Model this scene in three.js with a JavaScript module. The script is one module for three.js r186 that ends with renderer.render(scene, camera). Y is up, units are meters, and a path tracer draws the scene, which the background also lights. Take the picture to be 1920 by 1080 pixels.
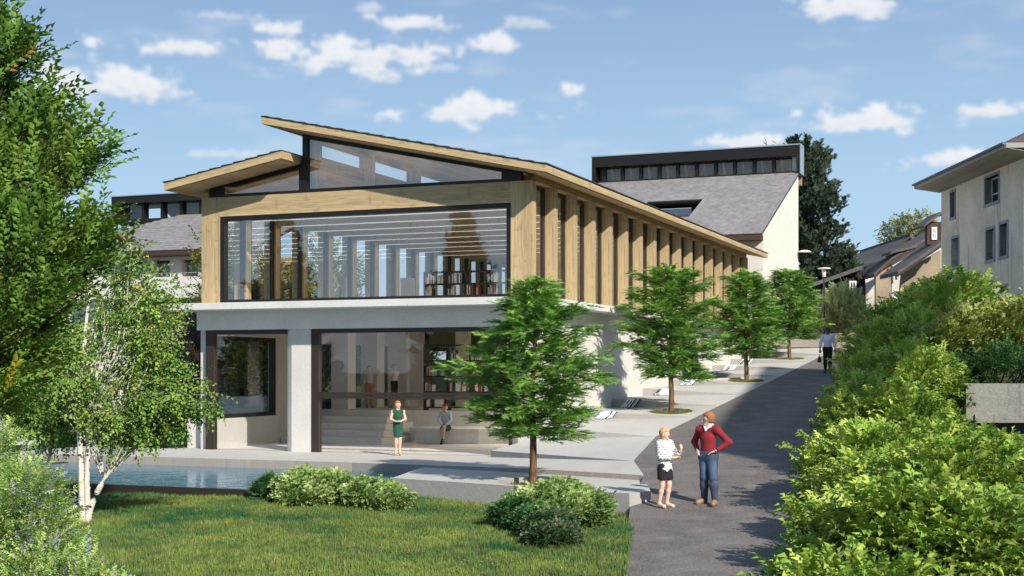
import * as THREE from 'three';
import { mergeGeometries, mergeVertices } from 'three/addons/utils/BufferGeometryUtils.js';
import { RectAreaLightUniformsLib } from 'three/addons/lights/RectAreaLightUniformsLib.js';
RectAreaLightUniformsLib.init();

// ---------- camera, sky, sun, exposure ----------
const scene = new THREE.Scene();
const YAW = 21.7 * Math.PI / 180, FPX = 2550;
const camera = new THREE.PerspectiveCamera(2 * Math.atan(540 / FPX) * 180 / Math.PI, 1920 / 1080, 0.1, 3000);
camera.position.set(13.63, 2.5, 35.79);
camera.rotation.set(0, YAW, 0);
camera.setViewOffset(1920, 1080, 0, -152, 1920, 1080);   // shift lens, verticals stay upright
camera.updateProjectionMatrix();

const renderer = new THREE.WebGLRenderer({ antialias: true });
renderer.setSize(1024, 576);
renderer.toneMapping = THREE.LinearToneMapping;
renderer.toneMappingExposure = 1.3;
renderer.shadowMap.enabled = true;
renderer.shadowMap.type = THREE.PCFSoftShadowMap;

const SUN = new THREE.Vector3(1.25, 1.0, 0.96).normalize();
const sun = new THREE.DirectionalLight(new THREE.Color().setRGB(1.0, 0.93, 0.82), 4.9);
sun.position.copy(SUN).multiplyScalar(120).add(new THREE.Vector3(-3, 0, -8));
sun.target.position.set(-3, 0, -8);
sun.castShadow = true;
sun.shadow.radius = 1.6;
sun.shadow.mapSize.set(4096, 4096);
Object.assign(sun.shadow.camera, { left: -60, right: 60, top: 60, bottom: -60, near: 1, far: 320 });
scene.add(sun, sun.target);

// ---------- small tools ----------
function rng(seed) { let a = seed >>> 0; return () => { a = (a + 0x6D2B79F5) | 0; let t = Math.imul(a ^ (a >>> 15), 1 | a); t = (t + Math.imul(t ^ (t >>> 7), 61 | t)) ^ t; return ((t ^ (t >>> 14)) >>> 0) / 4294967296; }; }
const V = (x, y, z) => new THREE.Vector3(x, y, z);
const RGB = (r, g, b) => new THREE.Color().setRGB(r, g, b);
const clamp = (x, a, b) => Math.min(b, Math.max(a, x));
const lerp = (a, b, t) => a + (b - a) * t;
const sstep = (a, b, x) => { const t = clamp((x - a) / (b - a), 0, 1); return t * t * (3 - 2 * t); };
function hash2(x, y, s) { let h = Math.imul(x, 374761393) ^ Math.imul(y, 668265263) ^ Math.imul(s, 2246822519); h = Math.imul(h ^ (h >>> 13), 1274126177); return ((h ^ (h >>> 16)) >>> 0) / 4294967296; }
function vnoise(x, y, px, py, s) {            // value noise that repeats every px, py cells
  const xi = Math.floor(x), yi = Math.floor(y), fx = x - xi, fy = y - yi, ux = fx * fx * (3 - 2 * fx), uy = fy * fy * (3 - 2 * fy);
  const m = (a, p) => ((a % p) + p) % p, x0 = m(xi, px), x1 = m(xi + 1, px), y0 = m(yi, py), y1 = m(yi + 1, py);
  return lerp(lerp(hash2(x0, y0, s), hash2(x1, y0, s), ux), lerp(hash2(x0, y1, s), hash2(x1, y1, s), ux), uy);
}
function fbm(x, y, px, py, s, oct = 4) { let v = 0, a = 0.5, t = 0; for (let i = 0; i < oct; i++) { v += a * vnoise(x, y, px, py, s + i * 17); t += a; x *= 2; y *= 2; px *= 2; py *= 2; a *= 0.5; } return v / t; }
const used = {};
function numbered(name) { const n = used[name] = (used[name] ?? -1) + 1; return n ? `${name}_${String(n).padStart(3, '0')}` : name; }
function shadowed(o) { o.traverse(m => { if (m.isMesh) { m.castShadow = true; m.receiveShadow = true; } }); return o; }
function thing(name, label, category, pos = [0, 0, 0], turn = 0, group) {
  const o = new THREE.Group(); o.name = numbered(name); o.position.set(...pos); o.rotation.y = turn;
  o.userData = { label, category }; if (group) o.userData.group = group;
  scene.add(o); return o;
}
function part(parent, name, geo, mat, label) { const m = new THREE.Mesh(geo, mat); m.name = name; m.castShadow = m.receiveShadow = true; if (label) m.userData.label = label; parent.add(m); return m; }
function group(parent, name) { const g = new THREE.Group(); g.name = name; parent.add(g); return g; }
function single(name, geo, mat, label, category, grp) { const m = new THREE.Mesh(geo, mat); m.name = numbered(name); m.castShadow = m.receiveShadow = true; m.userData = { label, category }; if (grp) m.userData.group = grp; scene.add(m); return m; }
function struct(name, geo, mat, label, category) { const m = new THREE.Mesh(geo, mat); m.name = numbered(name); m.castShadow = m.receiveShadow = true; m.userData = { kind: 'structure', label, category }; scene.add(m); return m; }

// geometry with uv in metres
function geoOf(pos, uv, idx) { const g = new THREE.BufferGeometry(); g.setAttribute('position', new THREE.Float32BufferAttribute(pos, 3)); g.setAttribute('uv', new THREE.Float32BufferAttribute(uv, 2)); if (idx) g.setIndex(idx); g.computeVertexNormals(); return g; }
// box by limits; grain = axis along which v runs
let boxShift = 0;
function box(x0, x1, y0, y1, z0, z1, grain = 'y') {
  const p = [], u = [], ix = [], ax = { x: 0, y: 1, z: 2 }[grain];
  const c = [[x0, y0, z0], [x1, y0, z0], [x1, y1, z0], [x0, y1, z0], [x0, y0, z1], [x1, y0, z1], [x1, y1, z1], [x0, y1, z1]];
  boxShift = (boxShift + 0.377) % 7.1;
  for (const f of [[4, 5, 6, 7], [1, 0, 3, 2], [5, 1, 2, 6], [0, 4, 7, 3], [7, 6, 2, 3], [0, 1, 5, 4]]) {
    const b = p.length / 3, a = c[f[0]], d = c[f[2]], flat = [0, 1, 2].find(k => Math.abs(a[k] - d[k]) < 1e-9);
    let others = [0, 1, 2].filter(k => k !== flat), v = others.includes(ax) ? ax : others[1], w = others.find(k => k !== v);
    for (const k of f) { p.push(...c[k]); u.push(c[k][w] + boxShift, c[k][v] + boxShift * 1.7); }
    ix.push(b, b + 1, b + 2, b, b + 2, b + 3);
  }
  return geoOf(p, u, ix);
}
const boxes = (...l) => mergeGeometries(l.map(a => Array.isArray(a) ? box(...a) : a));
// polygon in xy pushed along z from z0 to z1 (uv metric)
function prism(pts, z0, z1, holes) {
  const s = new THREE.Shape(pts.map(q => new THREE.Vector2(q[0], q[1])));
  for (const h of holes || []) s.holes.push(new THREE.Path(h.map(q => new THREE.Vector2(q[0], q[1]))));
  const g = new THREE.ExtrudeGeometry(s, { depth: z1 - z0, bevelEnabled: false }); g.translate(0, 0, z0); return g;
}
// polygon in plan (x,z) pushed up from y0 to y1
function plan(pts, y0, y1, holes) { const f = q => q.map(([x, z]) => [x, -z]); const g = prism(f(pts), y0, y1, (holes || []).map(f)); g.rotateX(-Math.PI / 2); return g; }
// polygon in (z,y) pushed along x
function prismX(pts, x0, x1, holes) { const f = q => q.map(([z, y]) => [-z, y]); const g = prism(f(pts), x0, x1, (holes || []).map(f)); g.rotateY(Math.PI / 2); return g; }
// quad grid through four corners
function quadPatch(a, b, c, d, n = 6, m = 6) {
  const p = [], u = [], ix = [];
  for (let j = 0; j <= m; j++) for (let i = 0; i <= n; i++) { const s = i / n, t = j / m, q = [0, 1, 2].map(k => lerp(lerp(a[k], b[k], s), lerp(d[k], c[k], s), t)); p.push(...q); u.push(q[0], q[2]); }
  for (let j = 0; j < m; j++) for (let i = 0; i < n; i++) { const k = j * (n + 1) + i; ix.push(k, k + 1, k + n + 2, k, k + n + 2, k + n + 1); }
  return geoOf(p, u, ix);
}
function cyl(r0, r1, h, n = 12) { const g = new THREE.CylinderGeometry(r1, r0, h, n); g.translate(0, h / 2, 0); return g; }
// tapered tube through points with radii
function tube(pts, radii, n = 6) {
  const p = [], u = [], ix = []; let len = 0;
  for (let i = 0; i < pts.length; i++) {
    const t = (i === 0 ? pts[1].clone().sub(pts[0]) : i === pts.length - 1 ? pts[i].clone().sub(pts[i - 1]) : pts[i + 1].clone().sub(pts[i - 1])).normalize();
    const a = Math.abs(t.y) < 0.9 ? V(0, 1, 0) : V(1, 0, 0), e1 = a.clone().cross(t).normalize(), e2 = t.clone().cross(e1);
    if (i) len += pts[i].distanceTo(pts[i - 1]);
    for (let k = 0; k <= n; k++) { const f = k / n * Math.PI * 2, q = pts[i].clone().addScaledVector(e1, Math.cos(f) * radii[i]).addScaledVector(e2, Math.sin(f) * radii[i]); p.push(q.x, q.y, q.z); u.push(k / n * 6.283 * radii[0], len); }
  }
  for (let i = 0; i < pts.length - 1; i++) for (let k = 0; k < n; k++) { const a = i * (n + 1) + k, b = a + n + 1; ix.push(a, a + 1, b, b, a + 1, b + 1); }
  return geoOf(p, u, ix);
}

// ---------- textures: colour, grain and fine relief ----------
function dataTex(w, h, fn, metresU, metresV, srgb) {
  const d = new Uint8Array(w * h * 4);
  for (let y = 0; y < h; y++) for (let x = 0; x < w; x++) { const c = fn(x / w, y / h); const i = (y * w + x) * 4; d[i] = clamp(c[0], 0, 1) * 255; d[i + 1] = clamp(c[1] ?? c[0], 0, 1) * 255; d[i + 2] = clamp(c[2] ?? c[0], 0, 1) * 255; d[i + 3] = 255; }
  const t = new THREE.DataTexture(d, w, h); t.wrapS = t.wrapT = THREE.RepeatWrapping; t.magFilter = THREE.LinearFilter; t.minFilter = THREE.LinearMipmapLinearFilter; t.generateMipmaps = true;
  if (srgb) t.colorSpace = THREE.SRGBColorSpace; t.repeat.set(1 / metresU, 1 / metresV); t.needsUpdate = true; return t;
}
const concreteTone = dataTex(512, 512, (u, v) => { const c = fbm(u * 6, v * 6, 6, 6, 3, 5), f = vnoise(u * 170, v * 170, 170, 170, 9), p = vnoise(u * 90, v * 90, 90, 90, 21) > 0.93 ? 0.08 : 0; const k = 0.93 + (c - 0.5) * 0.07 + (f - 0.5) * 0.05 - p; return [k, k * 0.995, k * 0.985]; }, 4, 4, true);
const concreteRelief = dataTex(512, 512, (u, v) => [0.5 + (fbm(u * 24, v * 24, 24, 24, 5, 4) - 0.5) * 0.7 + (vnoise(u * 150, v * 150, 150, 150, 8) - 0.5) * 0.3], 2, 2);
const woodTone = dataTex(512, 1024, (u, v) => {
  const w = fbm(u * 4, v * 3, 4, 3, 31, 3), g = fbm(u * 60 + w * 5, v * 4, 60, 4, 12, 4), f = vnoise(u * 240, v * 18, 240, 18, 4), b = vnoise(u * 7, v * 1.0, 7, 1, 44), kn = sstep(0.8, 0.95, vnoise(u * 9, v * 22, 9, 22, 77));
  const k = 0.84 + (g - 0.5) * 0.26 + (f - 0.5) * 0.12 + (b - 0.5) * 0.10 - kn * 0.07; return [k, k * (0.965 - (g - 0.5) * 0.05), k * (0.90 - (g - 0.5) * 0.10)];
}, 1.6, 3.2, true);
const asphaltTone = dataTex(512, 512, (u, v) => { const f = hash2(Math.floor(u * 512), Math.floor(v * 512), 3), m = vnoise(u * 140, v * 140, 140, 140, 7), c = fbm(u * 5, v * 5, 5, 5, 2, 4); const k = 0.72 + (f - 0.5) * 0.34 + (m - 0.5) * 0.25 + (c - 0.5) * 0.2; return [k, k, k]; }, 2.4, 2.4, true);
const asphaltRelief = dataTex(512, 512, (u, v) => [vnoise(u * 200, v * 200, 200, 200, 5)], 2.4, 2.4);
const stuccoTone = dataTex(512, 512, (u, v) => { const c = fbm(u * 4, v * 4, 4, 4, 13, 5), st = fbm(u * 26, v * 3, 26, 3, 15, 3), f = vnoise(u * 160, v * 160, 160, 160, 3); const k = 0.84 + (c - 0.5) * 0.2 - sstep(0.62, 0.85, st) * 0.14 + (f - 0.5) * 0.1; return [k, k * 0.985, k * 0.95]; }, 6, 6, true);
const stuccoRelief = dataTex(512, 512, (u, v) => [fbm(u * 90, v * 90, 90, 90, 5, 3)], 3, 3);
const soilTone = dataTex(512, 512, (u, v) => { const c = fbm(u * 10, v * 10, 10, 10, 61, 5), f = vnoise(u * 180, v * 180, 180, 180, 6); const k = 0.6 + (c - 0.5) * 0.5 + (f - 0.5) * 0.3; return [k * (0.9 + (c - 0.5) * 0.5), k, k * 0.6]; }, 3, 3, true);
const ripple = dataTex(512, 512, (u, v) => [fbm(u * 10, v * 34, 10, 34, 71, 4)], 5, 5);
const birchTone = dataTex(256, 512, (u, v) => { const b = sstep(0.66, 0.78, vnoise(u * 3, v * 44, 3, 44, 5)) * sstep(0.35, 0.6, vnoise(u * 6, v * 14, 6, 14, 8)), c = fbm(u * 6, v * 12, 6, 12, 9, 3); const k = 0.86 + (c - 0.5) * 0.2; return b > 0.3 ? [0.16, 0.14, 0.13] : [k, k * 0.98, k * 0.94]; }, 0.5, 1.0, true);
const barkTone = dataTex(256, 512, (u, v) => { const c = fbm(u * 24, v * 8, 24, 8, 19, 4); const k = 0.65 + (c - 0.5) * 0.7; return [k, k * 0.86, k * 0.72]; }, 0.4, 0.8, true);
const slateTone = dataTex(512, 256, (u, v) => { const c = fbm(u * 10, v * 8, 10, 8, 23, 4), f = vnoise(u * 120, v * 90, 120, 90, 2); const k = 0.8 + (c - 0.5) * 0.24 + (f - 0.5) * 0.1; return [k, k * 0.99, k]; }, 2, 1, true);

// ---------- materials ----------
const std = (o) => new THREE.MeshStandardMaterial(o);
const M = {};
M.wall = std({ color: RGB(0.68, 0.665, 0.64), map: concreteTone, bumpMap: concreteRelief, bumpScale: 0.003, roughness: 0.9 });
M.lintel = std({ color: RGB(0.86, 0.86, 0.85), map: concreteTone, bumpMap: concreteRelief, bumpScale: 0.006, roughness: 0.9 });
M.slab = std({ color: RGB(0.72, 0.715, 0.70), map: concreteTone, bumpMap: concreteRelief, bumpScale: 0.003, roughness: 0.9 });
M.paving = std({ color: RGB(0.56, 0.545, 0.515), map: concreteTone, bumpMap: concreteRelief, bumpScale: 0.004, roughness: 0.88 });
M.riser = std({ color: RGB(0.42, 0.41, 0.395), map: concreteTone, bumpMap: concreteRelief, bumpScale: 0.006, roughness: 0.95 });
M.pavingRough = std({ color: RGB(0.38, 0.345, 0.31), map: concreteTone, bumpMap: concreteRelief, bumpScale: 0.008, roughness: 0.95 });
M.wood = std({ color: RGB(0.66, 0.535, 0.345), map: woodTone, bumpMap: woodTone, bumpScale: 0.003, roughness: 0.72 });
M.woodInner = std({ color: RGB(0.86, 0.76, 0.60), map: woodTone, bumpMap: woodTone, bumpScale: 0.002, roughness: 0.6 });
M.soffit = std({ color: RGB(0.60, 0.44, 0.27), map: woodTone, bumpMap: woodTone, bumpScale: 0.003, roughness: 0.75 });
M.black = std({ color: RGB(0.012, 0.010, 0.009), roughness: 0.45, metalness: 0.2 });
M.bronze = std({ color: RGB(0.045, 0.034, 0.028), roughness: 0.42, metalness: 0.35 });
M.tile = std({ color: RGB(0.045, 0.045, 0.05), map: slateTone, roughness: 0.8 });
M.slate = [0.36, 0.39, 0.34, 0.37].map((k, i) => std({ color: RGB(k, k * 0.955, k * (0.91 + 0.02 * (i % 2))), map: slateTone, bumpMap: slateTone, bumpScale: 0.006, roughness: 0.85 }));
M.glass = new THREE.MeshPhysicalMaterial({ color: RGB(0.985, 0.99, 0.99), transmission: 1, thickness: 0, roughness: 0, ior: 1.95, specularIntensity: 1 });
M.glassLow = new THREE.MeshPhysicalMaterial({ color: RGB(0.985, 0.99, 0.99), transmission: 1, thickness: 0, roughness: 0, ior: 1.58 });
M.clear = new THREE.MeshPhysicalMaterial({ color: RGB(0.985, 0.99, 0.99), transmission: 1, thickness: 0, roughness: 0, ior: 1.5 });
M.darkGlass = std({ color: RGB(0.03, 0.035, 0.04), roughness: 0.06, metalness: 0 });
M.cream = std({ color: RGB(0.80, 0.755, 0.685), map: concreteTone, bumpMap: concreteRelief, bumpScale: 0.002, roughness: 0.92 });
M.whiteWall = std({ color: RGB(0.74, 0.73, 0.71), map: concreteTone, roughness: 0.92 });
M.asphalt = std({ color: RGB(0.31, 0.27, 0.245), map: asphaltTone, bumpMap: asphaltRelief, bumpScale: 0.004, roughness: 0.93 });
M.soil = std({ color: RGB(0.12, 0.13, 0.06), map: soilTone, roughness: 1 });
M.water = new THREE.MeshPhysicalMaterial({ color: RGB(0.055, 0.19, 0.28), roughness: 0.03, ior: 1.33, specularIntensity: 0.24, bumpMap: ripple, bumpScale: 0.012 });
M.stucco = std({ color: RGB(0.84, 0.81, 0.74), map: stuccoTone, bumpMap: stuccoRelief, bumpScale: 0.012, roughness: 0.95 });
M.metal = std({ color: RGB(0.55, 0.56, 0.58), roughness: 0.35, metalness: 0.8 });
M.bark = std({ color: RGB(0.36, 0.28, 0.21), map: barkTone, bumpMap: barkTone, bumpScale: 0.01, roughness: 0.95 });
M.darkBark = std({ color: RGB(0.12, 0.10, 0.085), map: barkTone, roughness: 0.95 });
M.birch = std({ color: RGB(0.80, 0.79, 0.77), map: birchTone, roughness: 0.85 });
M.leaf = new THREE.MeshPhysicalMaterial({ color: 0xffffff, roughness: 0.6, transmission: 0.26, thickness: 0, side: THREE.DoubleSide, specularIntensity: 0.6 });
M.needle = std({ color: 0xffffff, roughness: 0.8, side: THREE.DoubleSide });
M.grass = new THREE.MeshPhysicalMaterial({ color: 0xffffff, roughness: 0.9, transmission: 0.25, thickness: 0, side: THREE.DoubleSide });

// ---------- sky: air and clouds, by direction ----------
{
  const W = 3072, H = 1536, data = new Float32Array(W * H * 4), R = rng(77);
  // clouds: azimuth east of -z, elevation, half width, half height (degrees)
  const cl = [[-38.5, 11.29, 2.47, 0.79], [-35.79, 12.94, 2.25, 0.45], [-31.82, 12.98, 1.57, 0.63], [-28.41, 12.77, 2.92, 0.9], [-22.37, 13.41, 1.17, 0.34], [-23.72, 10.7, 2.92, 0.58], [-19.01, 11.56, 0.94, 0.36], [-7.82, 14.45, 1.91, 0.63], [-7.82, 9.93, 2.81, 0.56], [-11.91, 9.37, 2.25, 0.31], [-1.76, 10.2, 1.35, 0.29], [-3.98, 8.37, 2.02, 0.4], [-33.87, 14.24, 1.35, 0.18], [-25.96, 14.2, 1.57, 0.31], [-31.49, 13.83, 1.12, 0.31], [-24.62, 12.46, 1.35, 0.18], [-33.66, 8.77, 2.02, 0.2], [-27.74, 14.79, 0.67, 0.22], [-20.8, 14.24, 0.9, 0.22], [-16.77, 8.71, 1.35, 0.18]];
  for (let i = 0; i < 170; i++) { const az = 25 + R() * 270, el = 6 + 44 * R() * R(); cl.push([az > 180 ? az - 360 : az, el, 1 + 2.6 * R(), 0.25 + 0.8 * R()]); }
  for (let i = 0; i < 40; i++) cl.push([-60 + 100 * R(), 17 + 30 * R(), 1 + 2.8 * R(), 0.3 + 0.8 * R()]);
  const zen = [0.20, 0.34, 0.60], mid = [0.27, 0.42, 0.66], low = [0.43, 0.64, 0.85], hor = [0.66, 0.79, 0.90];
  for (let y = 0; y < H; y++) {
    const el = ((y + 0.5) / H - 0.5) * 180, c = [0, 0, 0];
    for (let k = 0; k < 3; k++) {
      if (el <= 0) c[k] = hor[k] * 0.9;
      else if (el < 7) c[k] = lerp(hor[k], low[k], sstep(0, 7, el));
      else if (el < 15.5) c[k] = lerp(low[k], mid[k], (el - 7) / 8.5);
      else c[k] = lerp(mid[k], zen[k], sstep(15.5, 75, el));
    }
    for (let x = 0; x < W; x++) {
      const ph = ((x + 0.5) / W - 0.5) * Math.PI * 2, dx = Math.cos(ph), dz = Math.sin(ph), az = Math.atan2(dx, -dz) * 180 / Math.PI;
      let dens = 0, top = 0, n = -1, n2 = 0;
      if (el > 4 && el < 60) {
        for (const q of cl) {
          const ey = (el - q[1]) / (q[3] * 1.35); if (ey > 2.4 || ey < -2.0) continue;
          let da = az - q[0]; if (da > 180) da -= 360; if (da < -180) da += 360; const ex = da * Math.cos(el * 0.01745) / (q[2] * 1.4); if (Math.abs(ex) > 2.2) continue;
          if (n < 0) { n = fbm(az * 0.9 + 400, el * 2.0, 100000, 100000, 5, 6); n2 = fbm(az * 3.6 + 100, el * 6.0, 100000, 100000, 15, 4); }
          const e = 1 - (ex * ex + ey * ey * (ey < 0 ? 1.9 : 1)) ** 0.5 + (n - 0.5) * 1.9 + (n2 - 0.5) * 0.75;
          const d = sstep(0.12, 0.66, e) * (q[3] < 0.28 ? 0.55 : 1); if (d > dens) { dens = d; top = clamp(0.55 + ey * 0.45 + (n2 - 0.5) * 0.8, 0, 1); }
        }
        dens = Math.max(dens, 0.28 * sstep(0.55, 0.85, fbm(az * 0.35 + 70, el * 1.5, 100000, 100000, 91, 5)) * sstep(4, 8, el));
      }
      const i = (y * W + x) * 4, cw = [lerp(0.74, 0.9, top), lerp(0.77, 0.91, top), lerp(0.83, 0.93, top)];
      for (let k = 0; k < 3; k++) data[i + k] = lerp(c[k], cw[k], dens * 0.92) / 1.25; data[i + 3] = 1;
    }
  }
  const t = new THREE.DataTexture(data, W, H, THREE.RGBAFormat, THREE.FloatType); t.mapping = THREE.EquirectangularReflectionMapping; t.magFilter = THREE.LinearFilter; t.needsUpdate = true;
  scene.background = t; scene.environment = t;
}
// ---------- ground, road, terraces, pool ----------
const roadY = z => z <= 4 ? 0.67 - 0.0855 * z : z <= 9.5 ? 0.328 - 0.12 * (z - 4) : -0.332 - 0.05 * (z - 9.5);
const roadTop = z => Math.min(roadY(z), 3.62);
const lawnY = (x, z) => -0.46 - 0.012 * (z - 8) + 0.05 * Math.sin(x * 0.5) * Math.sin(z * 0.4 + 1);
{
  // one sheet to the horizon, a little below every paved surface
  const p = [], u = [], ix = [], N = 150, S = 900;
  const cur = t => { const s = t * 2 - 1; return Math.sign(s) * Math.pow(Math.abs(s), 2.6) * S; };
  for (let j = 0; j <= N; j++) for (let i = 0; i <= N; i++) {
    const x = cur(i / N) - 1, z = cur(j / N) - 5;
    const right = sstep(-1.5, 0.2, x), back = sstep(-22, -36, z), hill = Math.max(right, back);
    const y = lerp(-0.75 + 0.02 * Math.sin(x), Math.min(roadY(Math.min(z, 12)), 3.6) - 0.55, z < 11 ? hill : 0) - (z > 11 ? 0.1 : 0);
    p.push(x, y, z); u.push(x, z);
  }
  for (let j = 0; j < N; j++) for (let i = 0; i < N; i++) { const k = j * (N + 1) + i; ix.push(k, k + N + 1, k + 1, k + 1, k + N + 1, k + N + 2); }
  struct('ground', geoOf(p, u, ix), M.soil, 'dark soil and rough ground under the site', 'ground');
}
{ // lawn
  const p = [], u = [], ix = [], nx = 40, nz = 30;
  const zf = x => x < -1.0 ? 9.62 : lerp(7.6, 9.5, clamp((x + 0.64) / 6.3, 0, 1));
  for (let j = 0; j <= nz; j++) for (let i = 0; i <= nx; i++) {
    const z0 = j / nz, xr = 0, x = lerp(-22, 1, i / nx), far = zf(lerp(-22, 5.9, i / nx));
    const z = lerp(far, 30, z0), xe = z < 16.2 ? lerp(5.75, 7.6, (z - 9.3) / 6.9) : lerp(7.6, 8.6, (z - 16.2) / 14), xx = lerp(-22, xe, i / nx);
    p.push(xx, lawnY(xx, z), z); u.push(xx, z);
  }
  for (let j = 0; j < nz; j++) for (let i = 0; i < nx; i++) { const k = j * (nx + 1) + i; ix.push(k, k + nx + 1, k + 1, k + 1, k + nx + 1, k + nx + 2); }
  struct('lawn', geoOf(p, u, ix), M.soil, 'green lawn in front of the pool and patio', 'lawn');
}
{ // sloping road
  const L = [[-34.5, 3.6], [0, 3.6], [4.3, 4.25], [6, 5.0], [9.3, 5.66], [16.2, 7.6], [30, 9.2]], Rr = [[-34.5, 7.4], [-20, 7.6], [-5, 8.6], [9, 10.6], [15, 11.4], [30, 13]];
  const at = (t, z) => { for (let i = 0; i < t.length - 1; i++) if (z <= t[i + 1][0]) return lerp(t[i][1], t[i + 1][1], clamp((z - t[i][0]) / (t[i + 1][0] - t[i][0]), 0, 1)); return t[t.length - 1][1]; };
  const zs = new Set(); for (let z = -34.5; z <= 30; z += 0.75) zs.add(z); for (const q of [0, 4, 4.3, 6, 9.3, 9.5, 16.2]) zs.add(q);
  const p = [], u = [], ix = [], zl = [...zs].sort((a, b) => a - b), n = 6;
  for (const z of zl) for (let i = 0; i <= n; i++) { const x = lerp(at(L, z), at(Rr, z), i / n); p.push(x, roadTop(z), z); u.push(x, z); }
  for (let j = 0; j < zl.length - 1; j++) for (let i = 0; i < n; i++) { const k = j * (n + 1) + i; ix.push(k, k + n + 1, k + 1, k + 1, k + n + 1, k + n + 2); }
  struct('road', geoOf(p, u, ix), M.asphalt, 'asphalt lane climbing between the terraces and the hedge', 'road');
  { const q = [], w = [], jx = []; for (const z of zl) for (let i = 0; i <= 4; i++) { const x = at(Rr, z) - 0.4 + i * 3.2; q.push(x, roadTop(z) - 0.02 - (i ? 0.04 : 0), z); w.push(x, z); } for (let j = 0; j < zl.length - 1; j++) for (let i = 0; i < 4; i++) { const k = j * 5 + i; jx.push(k, k + 5, k + 1, k + 1, k + 5, k + 6); } struct('verge', geoOf(q, w, jx), M.soil, 'dark planted verge under the hedge beside the lane', 'verge'); }
  struct('forecourt', quadPatch([-2, 3.62, -34.5], [16, 3.62, -34.5], [20, 3.9, -62], [-4, 3.9, -62], 4, 4), M.paving, 'pale paved forecourt at the top of the lane', 'pavement');
}
// terraces: risers at the wall (z, foot, top); they run out level with the lane at x = 3.6
const STEPS = [[0, 0.53, 0.88], [-4.44, 0.93, 1.19], [-7.47, 1.22, 1.52], [-11.1, 1.55, 1.81], [-14.8, 1.86, 2.08], [-18.27, 2.1, 2.38], [-21.79, 2.4, 2.67], [-25.29, 2.68, 2.96], [-29.4, 2.98, 3.42]];
const XR = 3.6;
const treadY = (x, z) => { // height of a terrace tread
  for (let k = STEPS.length - 1; k >= 0; k--) if (z <= STEPS[k][0]) {
    const a = STEPS[k], b = STEPS[k + 1] || [-34.5, 3.45, 3.5], t = clamp((z - a[0]) / (b[0] - a[0]), 0, 1), s = clamp(x / XR, 0, 1);
    return lerp(lerp(a[2], roadTop(a[0]), s), lerp(b[1], roadTop(b[0]), s), t);
  }
  return 0.5;
};
const B1 = [4.25, roadY(4.3), 4.3], D1 = [-1.19, 0.0, 0.16], E1 = [XR, 0.67, 0], W1 = [0.0, 0.53, 0.012];
{
  const holes = [[2.47, -5.75, 0.72], [2.66, -16.13, 0.72], [2.33, -27.15, 0.75]];
  for (let k = 0; k < STEPS.length; k++) {
    const a = STEPS[k], b = STEPS[k + 1] || [-34.5, 3.45, 3.5], hole = holes.find(h => h[1] < a[0] && h[1] > b[0]);
    // solid terrace block with a real riser; a round planting hole where a tree stands
    const ring = [], N = 40, top = [], z0 = a[0], z1 = b[0] + 0.004;
    const y = (x, z) => treadY(x, clamp(z, b[0] + 1e-4, a[0]));
    const sh = new THREE.Shape([new THREE.Vector2(0.004, -z0), new THREE.Vector2(XR, -z0), new THREE.Vector2(XR, -z1), new THREE.Vector2(0.004, -z1)]);
    // notch for the rill: 0.16 m wide channel
    if (hole) { const h = new THREE.Path(); h.absellipse(hole[0], -hole[1], hole[2] * 0.92, hole[2] * 1.25, 0, Math.PI * 2, true); sh.holes.push(h); }
    const g = new THREE.ExtrudeGeometry(sh, { depth: 1, bevelEnabled: false, curveSegments: 28 }); g.rotateX(-Math.PI / 2);
    // subdivide is not needed: ruled tops are nearly flat; lift every vertex to the tread or sink it below ground
    const P = g.attributes.position;
    for (let i = 0; i < P.count; i++) { const x = P.getX(i), z = P.getZ(i), t = y(x, z); P.setY(i, P.getY(i) > 0.5 ? t : t - 0.75); }
    g.computeVertexNormals();
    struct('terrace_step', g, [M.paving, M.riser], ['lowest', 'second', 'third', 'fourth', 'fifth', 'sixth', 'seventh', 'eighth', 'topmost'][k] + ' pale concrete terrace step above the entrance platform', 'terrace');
    if (hole) { const pit = new THREE.CircleGeometry(1, 30); pit.rotateX(-Math.PI / 2); pit.scale(hole[2] * 0.98, 1, hole[2] * 1.3); pit.translate(hole[0], treadY(hole[0], hole[1]) - 0.16, hole[1]); struct('planting_pit', pit, M.soil, ['', 'soil of the planting pit of the nearest terrace tree', '', '', 'soil of the planting pit of the middle terrace tree', '', '', 'soil of the planting pit of the farthest terrace tree'][k] || 'soil of a terrace planting pit', 'soil'); }
  }
  // entrance platform, tilted, with a tapering riser
  const Dt = [-1.19, 0.185, 0.16];
  const top = quadPatch(Dt, B1, E1, W1, 8, 8), P = (a, b, c, d) => quadPatch(a, b, c, d, 1, 1);
  const skirt = P([-1.19, -0.2, 0.16], [4.25, B1[1] - 0.3, 4.3], B1, Dt);
  const both = mergeGeometries([top, skirt], true); struct('entrance_platform', both, [M.paving, M.riser], 'tilted pale concrete platform beside the glazed entrance', 'pavement');
}
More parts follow.
